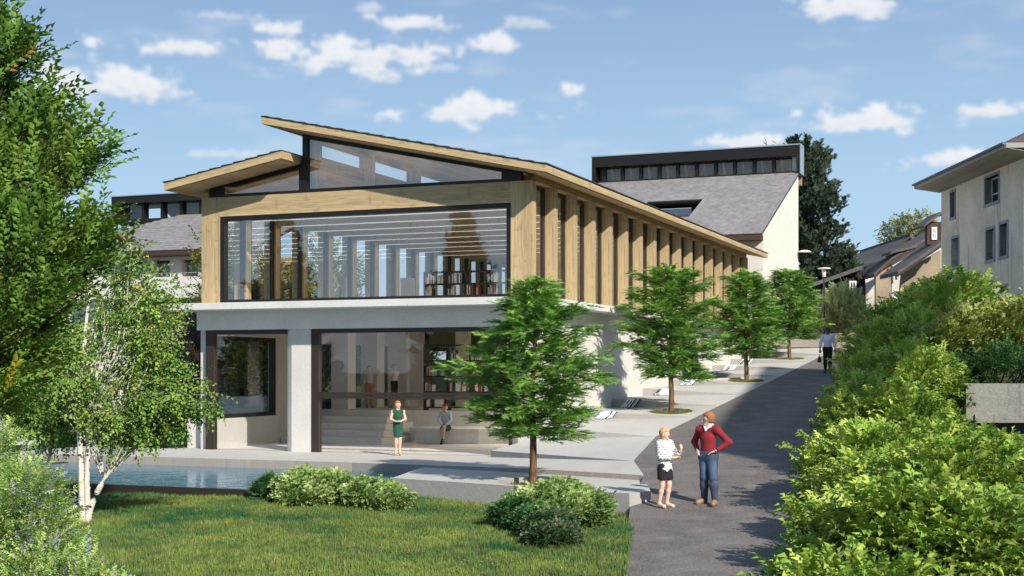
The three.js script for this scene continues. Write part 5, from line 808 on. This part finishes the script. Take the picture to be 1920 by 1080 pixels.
// ---------- people ----------
// a closed surface from a signed distance (surface nets)
function skinOf(f, lo, hi, cell) {
  const nx = Math.ceil((hi[0] - lo[0]) / cell) + 1, ny = Math.ceil((hi[1] - lo[1]) / cell) + 1, nz = Math.ceil((hi[2] - lo[2]) / cell) + 1, F = new Float32Array(nx * ny * nz), id = (i, j, k) => (k * ny + j) * nx + i;
  for (let k = 0; k < nz; k++) for (let j = 0; j < ny; j++) for (let i = 0; i < nx; i++) F[id(i, j, k)] = f(lo[0] + i * cell, lo[1] + j * cell, lo[2] + k * cell);
  const vid = new Int32Array(nx * ny * nz).fill(-1), p = [], ix = [];
  for (let k = 0; k < nz - 1; k++) for (let j = 0; j < ny - 1; j++) for (let i = 0; i < nx - 1; i++) {
    let sx = 0, sy = 0, sz = 0, n = 0; const c = (a, b, d) => F[id(i + a, j + b, k + d)];
    for (const [a, b] of EDGES) { const u = c(...a), v = c(...b); if ((u < 0) !== (v < 0)) { const t = u / (u - v); sx += a[0] + (b[0] - a[0]) * t; sy += a[1] + (b[1] - a[1]) * t; sz += a[2] + (b[2] - a[2]) * t; n++; } }
    if (n) { vid[id(i, j, k)] = p.length / 3; p.push(lo[0] + (i + sx / n) * cell, lo[1] + (j + sy / n) * cell, lo[2] + (k + sz / n) * cell); }
  }
  const q = (a, b, c, d, fl) => { if (a < 0 || b < 0 || c < 0 || d < 0) return; fl ? ix.push(a, b, c, a, c, d) : ix.push(a, c, b, a, d, c); };
  for (let k = 1; k < nz - 1; k++) for (let j = 1; j < ny - 1; j++) for (let i = 1; i < nx - 1; i++) {
    const o = F[id(i, j, k)] < 0;
    if (o !== F[id(i + 1, j, k)] < 0) q(vid[id(i, j - 1, k - 1)], vid[id(i, j, k - 1)], vid[id(i, j, k)], vid[id(i, j - 1, k)], o);
    if (o !== F[id(i, j + 1, k)] < 0) q(vid[id(i - 1, j, k - 1)], vid[id(i - 1, j, k)], vid[id(i, j, k)], vid[id(i, j, k - 1)], o);
    if (o !== F[id(i, j, k + 1)] < 0) q(vid[id(i - 1, j - 1, k)], vid[id(i, j - 1, k)], vid[id(i, j, k)], vid[id(i - 1, j, k)], o);
  }
  return bare(p, ix);
}
const EDGES = []; for (let a = 0; a < 8; a++) for (const b of [1, 2, 4]) if (!(a & b)) EDGES.push([[a & 1, (a >> 1) & 1, (a >> 2) & 1], [(a | b) & 1, ((a | b) >> 1) & 1, ((a | b) >> 2) & 1]]);
const smin = (a, b, k) => { const h = Math.max(k - Math.abs(a - b), 0) / k; return Math.min(a, b) - h * h * k * 0.25; };
function capsule(x, y, z, a, b, ra, rb, flat = 1) { const dx = b[0] - a[0], dy = b[1] - a[1], dz = b[2] - a[2], px = x - a[0], py = y - a[1], pz = z - a[2], t = clamp((px * dx + py * dy + pz * dz) / (dx * dx + dy * dy + dz * dz + 1e-9), 0, 1), ex = px - dx * t, ey = py - dy * t, ez = (pz - dz * t) / flat; return (Math.sqrt(ex * ex + ey * ey + ez * ez) - (ra + (rb - ra) * t)) * Math.min(1, flat); }
const field = (bones, k = 0.035) => (x, y, z) => { let d = 9; for (const b of bones) d = smin(d, capsule(x, y, z, ...b), k); return d; };
const mix3 = (a, b, t) => [lerp(a[0], b[0], t), lerp(a[1], b[1], t), lerp(a[2], b[2], t)];
function bounds(bones, m) { const lo = [9, 9, 9], hi = [-9, -9, -9]; for (const b of bones) for (const q of [b[0], b[1]]) for (let k = 0; k < 3; k++) { lo[k] = Math.min(lo[k], q[k] - m); hi[k] = Math.max(hi[k], q[k] + m); } return [lo, hi]; }
const solid = (bones, cell, k, grow = 0, cut, extra) => { const bs = bones.map(b => [b[0], b[1], b[2] + grow, b[3] + grow, b[4]]), f = field(bs, k), [lo, hi] = bounds(bs, Math.max(...bs.map(b => Math.max(b[2], b[3]))) + 0.05); return skinOf((x, y, z) => { let d = f(x, y, z); if (extra) d = extra(x, y, z, d); return cut ? Math.max(d, cut(x, y, z)) : d; }, lo, hi, cell); };
// figure about 1.75 m tall facing +z; J overrides joints
function figure(label, pos, turn, scale, J, look) {
  const t = thing('person', label, 'person', pos, turn, undefined); t.scale.setScalar(scale);
  const j = Object.assign({ pelvis: [0, 0.96, 0], chest: [0, 1.27, 0.01], neck: [0, 1.49, -0.01], head: [0, 1.63, 0.02], sL: [0.175, 1.425, -0.005], sR: [-0.175, 1.425, -0.005], eL: [0.22, 1.14, -0.02], eR: [-0.22, 1.14, -0.02], wL: [0.235, 0.90, 0.06], wR: [-0.235, 0.90, 0.06], hL: [0.085, 0.93, 0], hR: [-0.085, 0.93, 0], kL: [0.095, 0.51, 0.02], kR: [-0.095, 0.51, 0.02], aL: [0.10, 0.085, -0.02], aR: [-0.10, 0.085, -0.02], tL: [0.125, 0.03, 0.13], tR: [-0.125, 0.03, 0.13], fL: [0.01, -1, 0.25], fR: [-0.01, -1, 0.25], lookTo: [0, 0, 1] }, J);
  const w = look.build ?? 1, B = {};
  B.torso = [[j.pelvis, mix3(j.pelvis, j.chest, 0.5), 0.135 * w, 0.118 * w, 0.8], [mix3(j.pelvis, j.chest, 0.5), j.chest, 0.118 * w, 0.135 * w, 0.8], [j.chest, mix3(j.chest, j.neck, 0.6), 0.135 * w, 0.10, 0.78], [j.sL, j.sR, 0.062 * w, 0.062 * w], [mix3(j.chest, j.neck, 0.5), j.head, 0.058, 0.052]];
  const arm = (s, e, h) => [[s, e, 0.052 * w, 0.041 * w], [e, h, 0.041 * w, 0.028]], leg = (h, k, a) => [[h, k, 0.083 * w, 0.056], [k, mix3(k, a, 0.35), 0.056, 0.056], [mix3(k, a, 0.35), a, 0.056, 0.036]];
  B.armL = arm(j.sL, j.eL, j.wL); B.armR = arm(j.sR, j.eR, j.wR); B.legL = leg(j.hL, j.kL, j.aL); B.legR = leg(j.hR, j.kR, j.aR);
  B.feet = [[j.aL, j.tL, 0.042, 0.034], [j.aR, j.tR, 0.042, 0.034], [[j.aL[0], j.tL[1] + 0.012, j.aL[2] - 0.03], j.tL, 0.034, 0.03], [[j.aR[0], j.tR[1] + 0.012, j.aR[2] - 0.03], j.tR, 0.034, 0.03]];
  const skin = std({ color: look.skin, roughness: 0.6 });
  const nl = Math.hypot(...j.lookTo), f = j.lookTo.map(q => q / nl), side = [f[2], 0, -f[0]], hd = (a, b, c) => [j.head[0] + side[0] * a + f[0] * c, j.head[1] + b + f[1] * c, j.head[2] + side[2] * a + f[2] * c];
  // body, head with nose and ears, and hands with five fingers are one surface set
  const body = solid([...B.torso, ...B.armL, ...B.armR, ...B.legL, ...B.legR, ...B.feet], 0.016, 0.03);
  const headB = [[hd(0, 0.035, -0.015), hd(0, 0.02, 0.0), 0.092, 0.092], [hd(0, -0.03, 0.012), hd(0, -0.085, 0.045), 0.07, 0.04], [hd(0, 0.005, 0.085), hd(0, -0.022, 0.108), 0.008, 0.014], [hd(0.088, 0.01, -0.01), hd(0.09, -0.025, -0.005), 0.012, 0.01], [hd(-0.088, 0.01, -0.01), hd(-0.09, -0.025, -0.005), 0.012, 0.01], [hd(0, -0.06, -0.02), hd(0, -0.13, -0.03), 0.055, 0.055]];
  const head = solid(headB, 0.008, 0.02);
  const hand = (wr, el, dir, sgn) => { const nd = Math.hypot(...dir), d = dir.map(q => q / nd), arm = V(wr[0] - el[0], wr[1] - el[1], wr[2] - el[2]).normalize(), dv = V(...d), s = dv.clone().cross(Math.abs(dv.y) < 0.8 ? V(0, 1, 0) : V(0, 0, 1)).normalize(), n = s.clone().cross(dv), at = (a, b, c) => { const q = V(...wr).addScaledVector(dv, a).addScaledVector(s, b).addScaledVector(n, c); return [q.x, q.y, q.z]; }; const bones = [[at(0, 0, 0), at(0.05, 0, 0), 0.026, 0.02], [at(0.03, -0.02, 0), at(0.075, -0.026, 0), 0.015, 0.012], [at(0.03, 0.02, 0), at(0.075, 0.026, 0), 0.015, 0.012]];
    [[-0.03, 0.058], [-0.011, 0.072], [0.009, 0.068], [0.028, 0.052]].forEach(([b, l]) => { bones.push([at(0.078, b, 0), at(0.078 + l * 0.5, b * 1.15, -0.008), 0.009, 0.0085], [at(0.078 + l * 0.5, b * 1.15, -0.008), at(0.078 + l, b * 1.2, -0.026), 0.0085, 0.0075]); }); bones.push([at(0.02, sgn * 0.025, -0.005), at(0.055, sgn * 0.055, -0.015), 0.012, 0.01], [at(0.055, sgn * 0.055, -0.015), at(0.085, sgn * 0.06, -0.022), 0.01, 0.008]); return solid(bones, 0.007, 0.008); };
  part(t, 'body', mergeGeometries([body, head, hand(j.wL, j.eL, j.fL, 1), hand(j.wR, j.eR, j.fR, -1)]), skin);
  const eyeM = std({ color: RGB(0.03, 0.025, 0.02), roughness: 0.3 }), lip = std({ color: look.lip ?? RGB(0.35, 0.12, 0.1), roughness: 0.6 });
  for (const s of [-1, 1]) { const e = new THREE.SphereGeometry(0.011, 8, 6); e.translate(...hd(s * 0.034, 0.012, 0.082)); part(t, 'eye', e, eyeM); }
  { const m = new THREE.SphereGeometry(0.02, 10, 6); m.scale(1, 0.35, 0.6); m.rotateY(Math.atan2(f[0], f[2])); m.translate(...hd(0, -0.055, 0.083)); part(t, 'mouth', m, lip); }
  look.dress(t, j, B, hd, f);
  return t;
}
const cloth = (r, g, b, rough = 0.9) => std({ color: RGB(r, g, b), roughness: rough });
const above = y => (x, yy) => y - yy, below = y => (x, yy) => yy - y, both = (...c) => (x, y, z) => Math.max(...c.map(f => f(x, y, z)));
function hairCap(t, hd, f, m, len = 0, thick = 0.012, volume = 0) { const bones = [[hd(0, 0.045, -0.022), hd(0, 0.03, -0.015), 0.094 + thick, 0.094 + thick], [hd(0, 0.0, -0.05), hd(0, -0.03 - len, -0.055), 0.07, 0.055]]; const c = hd(0, 0, 0); part(t, 'hair', solid(bones, 0.009, 0.03, volume, (x, y, z) => { const fr = (x - c[0]) * f[0] + (z - c[2]) * f[2], up = y - c[1]; return Math.min(fr - 0.004 - up * 0.4, 0.066 - up) * 0.8; }), m); }
function shoes(t, B, m, grow = 0.008, top = 0.1) { for (const k of [0, 1]) part(t, 'shoe', solid([B.feet[k], B.feet[k + 2]], 0.010, 0.02, grow, below(top)), m); }
function trousers(t, j, B, m, grow = 0.014, hem = 0.075, waist = 1.03) { part(t, 'trousers', solid([...B.legL, ...B.legR, [j.hL, j.hR, 0.1, 0.1], [j.pelvis, mix3(j.pelvis, j.chest, 0.3), 0.135, 0.12, 0.82]], 0.013, 0.035, grow, both(above(hem), below(waist))), m); }
{ // man in a red jumper, hands on his hips, looking at the woman
  const t = figure('man in red jumper and blue jeans standing with hands on hips', [7.14, roadTop(8.73), 8.73], -0.30, 1.055, { sL: [0.19, 1.43, 0], sR: [-0.19, 1.43, 0], eL: [0.40, 1.20, -0.10], wL: [0.195, 1.03, 0.09], fL: [-0.8, -0.3, 0.45], eR: [-0.38, 1.19, -0.12], wR: [-0.20, 1.02, 0.06], fR: [0.7, -0.4, 0.5], kL: [0.13, 0.51, 0.03], aL: [0.16, 0.085, 0.02], tL: [0.20, 0.03, 0.17], kR: [-0.09, 0.51, 0.0], aR: [-0.12, 0.085, -0.06], tR: [-0.20, 0.03, 0.07], lookTo: [-0.95, -0.1, 0.8] }, { skin: RGB(0.62, 0.40, 0.30), build: 1.04, dress(t, j, B, hd, f) {
    const red = cloth(0.22, 0.014, 0.022);
    part(t, 'jumper', solid([...B.torso.slice(0, 4), ...B.armL, ...B.armR], 0.013, 0.035, 0.017, both(above(0.97), (x, y, z) => 0.13 - Math.hypot(x - j.neck[0], y - j.neck[1] - 0.09, (z - j.neck[2] - 0.06) * 0.9), (x, y, z) => 0.06 - Math.min(Math.hypot(x - j.wL[0], y - j.wL[1], z - j.wL[2]), Math.hypot(x - j.wR[0], y - j.wR[1], z - j.wR[2])))), red);
    part(t, 'shirt_collar', solid([[[0.05, 1.5, 0.06], [0.075, 1.53, -0.01], 0.018, 0.018], [[-0.05, 1.5, 0.06], [-0.075, 1.53, -0.01], 0.018, 0.018], [[0.05, 1.5, 0.06], [0, 1.42, 0.105], 0.02, 0.014], [[-0.05, 1.5, 0.06], [0, 1.42, 0.105], 0.02, 0.014], [[-0.07, 1.53, -0.05], [0.07, 1.53, -0.05], 0.02, 0.02]], 0.009, 0.012), cloth(0.62, 0.68, 0.78));
    trousers(t, j, B, std({ vertexColors: true, roughness: 0.9 }), 0.026, 0.05); { const g = t.children[t.children.length - 1].geometry, P = g.attributes.position, c = new Float32Array(P.count * 3); for (let i = 0; i < P.count; i++) { const x = P.getX(i), y = P.getY(i), z = P.getZ(i), w = fbm(x * 9 + 30, y * 5 + z * 9 + 30, 999, 999, 3, 3), f = Math.exp(-(((y - 0.72) / 0.2) ** 2)) * sstep(-0.02, 0.08, z) * 0.8 + w * 0.5, q = Math.abs(y - 0.42 - 0.03 * Math.sin(x * 40)) < 0.012 ? 0.5 : 0; const k = 0.45 + f + q; c.set([0.055 * k, 0.085 * k, 0.145 * k], i * 3); } g.setAttribute('color', new THREE.BufferAttribute(c, 3)); } shoes(t, B, cloth(0.30, 0.17, 0.09, 0.6), 0.012); hairCap(t, hd, f, cloth(0.30, 0.13, 0.055), 0, 0.016, 0.004);
    const wz = new THREE.TorusGeometry(0.037, 0.010, 8, 16); wz.lookAt(V(...j.eL).sub(V(...j.wL))); wz.translate(...mix3(j.wL, j.eL, 0.06)); part(t, 'wristwatch', wz, M.metal);
  } });
}
{ // woman in a dotted blouse, one hand raised
  figure('blonde woman in dotted white blouse and black shorts raising one hand', [6.34, roadTop(9.14), 9.14], 1.15, 0.90, { sL: [0.165, 1.42, 0], sR: [-0.165, 1.42, 0], eL: [0.22, 1.16, 0.12], wL: [0.14, 1.28, 0.36], fL: [-0.05, 1, 0.1], eR: [-0.20, 1.15, 0.06], wR: [0.02, 1.12, 0.27], fR: [0.9, 0.25, 0.35], kL: [0.09, 0.51, 0.06], aL: [0.075, 0.085, 0.0], tL: [0.10, 0.03, 0.16], kR: [-0.08, 0.5, 0.0], aR: [-0.11, 0.085, -0.07], tR: [-0.12, 0.03, 0.09], lookTo: [0.15, 0.12, 1], pelvis: [0, 0.97, -0.02] }, { skin: RGB(0.66, 0.43, 0.33), build: 1.12, dress(t, j, B, hd, f) {
    const g = solid([...B.torso.slice(0, 4), [j.pelvis, [0, 0.80, 0.0], 0.165, 0.185, 0.85], [j.sL, mix3(j.sL, j.eL, 1), 0.075, 0.07], [j.eL, mix3(j.eL, j.wL, 0.55), 0.068, 0.05], [j.sR, j.eR, 0.075, 0.07], [j.eR, mix3(j.eR, j.wR, 0.55), 0.068, 0.05]], 0.011, 0.04, 0.02, both((x, y, z) => 0.80 + 0.07 * Math.abs(Math.sin(x * 14 + 1.2)) - y, (x, y, z) => 0.115 - Math.hypot(x - j.neck[0], y - j.neck[1] - 0.1, (z - j.neck[2] - 0.05) * 0.9)));
    const P = g.attributes.position, c = new Float32Array(P.count * 3); for (let i = 0; i < P.count; i++) { const x = P.getX(i), y = P.getY(i), z = P.getZ(i), a = Math.atan2(x, z) * 0.17, r = Math.round(y / 0.05), u = a / 0.05 + (r & 1) * 0.5, dot = Math.hypot(u - Math.round(u), y / 0.05 - r) < 0.27; c.set(dot ? [0.03, 0.03, 0.035] : [0.80, 0.80, 0.79], i * 3); } g.setAttribute('color', new THREE.BufferAttribute(c, 3));
    part(t, 'blouse', g, std({ vertexColors: true, roughness: 0.9 }));
    const bl = cloth(0.012, 0.012, 0.013); part(t, 'shorts', solid([[j.hL, mix3(j.hL, j.kL, 0.75), 0.105, 0.095], [j.hR, mix3(j.hR, j.kR, 0.75), 0.105, 0.095], [j.pelvis, [0, 1.05, 0], 0.14, 0.13, 0.85]], 0.013, 0.03, 0.012, above(0.62)), bl);
    shoes(t, B, cloth(0.62, 0.5, 0.4, 0.6), 0.006, 0.075); hairCap(t, hd, f, cloth(0.50, 0.33, 0.15), 0.02, 0.022, 0.006);
    const br = new THREE.TorusGeometry(0.034, 0.008, 8, 16); br.lookAt(V(...j.eL).sub(V(...j.wL))); br.translate(...mix3(j.wL, j.eL, 0.08)); part(t, 'bracelet', br, M.metal);
  } });
}
{ // man walking down the lane with a bag
  const z = -19.6; const t = figure('man in pale shirt and dark trousers walking down the lane with a bag', [5.22, roadTop(z), z], 0.12, 1.03, { kL: [0.09, 0.52, 0.09], aL: [0.095, 0.10, 0.08], tL: [0.11, 0.05, 0.24], kR: [-0.09, 0.51, 0.02], aR: [-0.09, 0.12, -0.16], tR: [-0.10, 0.04, -0.02], eL: [0.27, 1.16, -0.06], wL: [0.28, 0.92, 0.02], eR: [-0.27, 1.16, -0.02], wR: [-0.29, 0.91, 0.05], fR: [0, -1, 0.05] }, { skin: RGB(0.10, 0.055, 0.035), lip: RGB(0.12, 0.05, 0.045), build: 1.05, dress(t, j, B, hd, f) {
    part(t, 'shirt', solid([...B.torso.slice(0, 4), ...B.armL, ...B.armR], 0.014, 0.035, 0.018, both(above(1.0), (x, y, z) => 0.105 - Math.hypot(x - j.neck[0], y - j.neck[1] - 0.09, z - j.neck[2] - 0.03), (x, y, z) => 0.05 - Math.min(Math.hypot(x - j.wL[0], y - j.wL[1], z - j.wL[2]), Math.hypot(x - j.wR[0], y - j.wR[1], z - j.wR[2])))), cloth(0.74, 0.74, 0.88));
    trousers(t, j, B, cloth(0.018, 0.015, 0.016), 0.018, 0.07); shoes(t, B, cloth(0.07, 0.035, 0.025, 0.4), 0.012); hairCap(t, hd, f, cloth(0.008, 0.007, 0.006), 0, 0.006);
    part(t, 'belt', new THREE.TorusGeometry(0.14, 0.014, 8, 24).rotateX(Math.PI / 2).scale(1, 1, 0.82).translate(0, 1.02, 0), cloth(0.02, 0.015, 0.012, 0.5));
  } });
  const bg = thing('handbag', 'black bag held by the walking man', 'bag', [5.22 - 0.315, roadTop(z) + 0.42, z + 0.06], 0.12); part(bg, 'bag_body', solid([[[0, 0.08, -0.12], [0, 0.08, 0.12], 0.08, 0.08], [[0, 0.2, -0.09], [0, 0.2, 0.09], 0.05, 0.05]], 0.016, 0.05), cloth(0.012, 0.012, 0.014, 0.5)); part(bg, 'bag_handle', new THREE.TorusGeometry(0.09, 0.011, 8, 18, Math.PI).rotateY(Math.PI / 2).translate(0, 0.25, 0), cloth(0.012, 0.012, 0.014, 0.5));
}
function heels(t, j, B, m) { for (const [a, tt] of [[j.aL, j.tL], [j.aR, j.tR]]) { part(t, 'shoe', mergeGeometries([solid([[[a[0], a[1] - 0.015, a[2] - 0.02], tt, 0.036, 0.03]], 0.010, 0.01, 0.008, (x, y) => y - a[1] + 0.01), tube([V(a[0], a[1] - 0.04, a[2] - 0.03), V(a[0], 0.0, a[2] - 0.035)], [0.014, 0.007], 6)].map(g => { const q = g.index ? g.toNonIndexed() : g; q.deleteAttribute('uv'); return q; })), m); } }
const hi = { aL: [0.055, 0.15, -0.01], aR: [-0.06, 0.15, -0.06], tL: [0.07, 0.035, 0.12], tR: [-0.075, 0.035, 0.07], kL: [0.06, 0.55, 0.03], kR: [-0.06, 0.55, 0.01], hL: [0.085, 0.97, 0], hR: [-0.085, 0.97, 0], pelvis: [0, 1.0, 0] };
{ // woman in a green dress outside the glass
  figure('woman in dark green dress and black heels standing at the glass front', [-4.0, 0.004, 0.42], 0.55, 0.89, { ...hi, eL: [0.24, 1.18, 0.06], wL: [0.08, 1.12, 0.22], fL: [-0.9, 0.1, 0.3], eR: [-0.24, 1.18, 0.05], wR: [-0.06, 1.10, 0.21], fR: [0.9, 0.1, 0.3], lookTo: [0.55, 0.05, 1] }, { skin: RGB(0.62, 0.40, 0.30), build: 0.93, dress(t, j, B, hd, f) {
    part(t, 'dress', solid([...B.torso.slice(0, 4), [j.pelvis, [0, 0.62, 0.01], 0.155, 0.135, 0.85], [mix3(j.pelvis, j.chest, 0.4), [0, 1.05, 0], 0.11, 0.12, 0.85]], 0.012, 0.03, 0.012, both(above(0.60), (x, y, z) => Math.abs(x) - 0.18, (x, y, z) => 0.09 - Math.hypot(x - j.neck[0], y - j.neck[1] - 0.07, z - j.neck[2] - 0.03))), cloth(0.012, 0.075, 0.045));
    heels(t, j, B, cloth(0.012, 0.012, 0.014, 0.35)); hairCap(t, hd, f, cloth(0.36, 0.12, 0.04), 0.01, 0.016);
    part(t, 'hair_bun', solid([[hd(0, 0.04, -0.11), hd(0, 0.02, -0.12), 0.04, 0.035]], 0.01, 0.02), cloth(0.36, 0.12, 0.04));
  } });
}
{ // woman in white top walking on the reading level
  figure('woman in white top and black skirt walking on the reading level inside', [-9.08, 1.042, -9.45], 1.15, 0.93, { ...hi, kL: [0.06, 0.56, 0.12], aL: [0.055, 0.17, 0.18], tL: [0.06, 0.06, 0.32], kR: [-0.06, 0.55, 0.0], aR: [-0.06, 0.20, -0.20], tR: [-0.07, 0.04, -0.08], eL: [0.22, 1.16, -0.08], wL: [0.22, 0.95, -0.02], eR: [-0.23, 1.2, 0.02], wR: [-0.16, 1.35, 0.17], fR: [0.2, 1, 0.1], lookTo: [-0.4, 0, 1] }, { skin: RGB(0.60, 0.39, 0.29), build: 0.95, dress(t, j, B, hd, f) {
    part(t, 'top', solid([...B.torso.slice(0, 4), [j.sL, mix3(j.sL, j.eL, 0.3), 0.06, 0.058], [j.sR, mix3(j.sR, j.eR, 0.3), 0.06, 0.058]], 0.014, 0.03, 0.012, both(above(1.08), (x, y, z) => 0.1 - Math.hypot(x - j.neck[0], y - j.neck[1] - 0.08, z - j.neck[2] - 0.03))), cloth(0.72, 0.72, 0.74));
    part(t, 'skirt', solid([[[0, 1.08, 0], j.pelvis, 0.125, 0.15, 0.85], [j.pelvis, [0, 0.66, 0.03], 0.15, 0.14, 0.9]], 0.014, 0.03, 0.008, both(above(0.64), below(1.11))), cloth(0.012, 0.012, 0.014));
    heels(t, j, B, cloth(0.03, 0.03, 0.05, 0.35)); hairCap(t, hd, f, cloth(0.30, 0.12, 0.05), 0.02, 0.016);
  } });
}
{ // woman sitting on the ledge
  figure('woman in pale blue shirt and black skirt sitting on the white ledge inside', [-5.2, -0.06, -5.5], 0.25, 0.95, { pelvis: [0, 0.66, -0.16], chest: [0, 0.98, -0.06], neck: [0, 1.19, -0.02], head: [0, 1.33, 0.02], sL: [0.165, 1.13, -0.03], sR: [-0.165, 1.13, -0.03], eL: [0.22, 0.88, 0.1], wL: [0.05, 0.74, 0.3], fL: [-0.7, -0.3, 0.4], eR: [-0.22, 0.88, 0.1], wR: [-0.04, 0.73, 0.31], fR: [0.7, -0.3, 0.4], hL: [0.085, 0.62, -0.14], hR: [-0.085, 0.62, -0.14], kL: [0.02, 0.66, 0.28], kR: [-0.06, 0.57, 0.28], aL: [-0.02, 0.24, 0.36], aR: [-0.08, 0.16, 0.2], tL: [-0.03, 0.15, 0.48], tR: [-0.09, 0.09, 0.32], lookTo: [0, 0, 1] }, { skin: RGB(0.60, 0.39, 0.29), build: 0.95, dress(t, j, B, hd, f) {
    part(t, 'shirt', solid([...B.torso.slice(0, 4), ...B.armL, ...B.armR], 0.014, 0.03, 0.013, both((x, y, z) => 0.66 - y, (x, y, z) => 0.1 - Math.hypot(x - j.neck[0], y - j.neck[1] - 0.08, z - j.neck[2] - 0.03), (x, y, z) => 0.05 - Math.min(Math.hypot(x - j.wL[0], y - j.wL[1], z - j.wL[2]), Math.hypot(x - j.wR[0], y - j.wR[1], z - j.wR[2])))), cloth(0.50, 0.56, 0.68));
    part(t, 'skirt', solid([[j.pelvis, mix3(j.pelvis, j.chest, 0.25), 0.15, 0.125], [j.hL, mix3(j.hL, j.kL, 0.75), 0.1, 0.085], [j.hR, mix3(j.hR, j.kR, 0.75), 0.1, 0.085]], 0.014, 0.05, 0.008), cloth(0.012, 0.012, 0.014));
    shoes(t, B, cloth(0.012, 0.012, 0.014, 0.4), 0.01, 0.9); hairCap(t, hd, f, cloth(0.20, 0.08, 0.035), 0.0, 0.014);
  } });
}
{ // small figure far inside behind the inner glazing
  figure('person in white top and orange trousers far inside behind the inner columns', [-10.35, 1.042, -9.9], 0.6, 0.9, { eL: [0.3, 1.25, 0.05], wL: [0.36, 1.45, 0.15], fL: [0, 1, 0.2] }, { skin: RGB(0.6, 0.39, 0.29), dress(t, j, B, hd, f) { part(t, 'top', solid([...B.torso.slice(0, 4), ...B.armL, ...B.armR], 0.02, 0.03, 0.015, above(1.0)), cloth(0.66, 0.6, 0.6)); trousers(t, j, B, cloth(0.5, 0.16, 0.03), 0.016); hairCap(t, hd, f, cloth(0.3, 0.08, 0.05)); shoes(t, B, cloth(0.02, 0.02, 0.02)); } });
}
renderer.render(scene, camera);
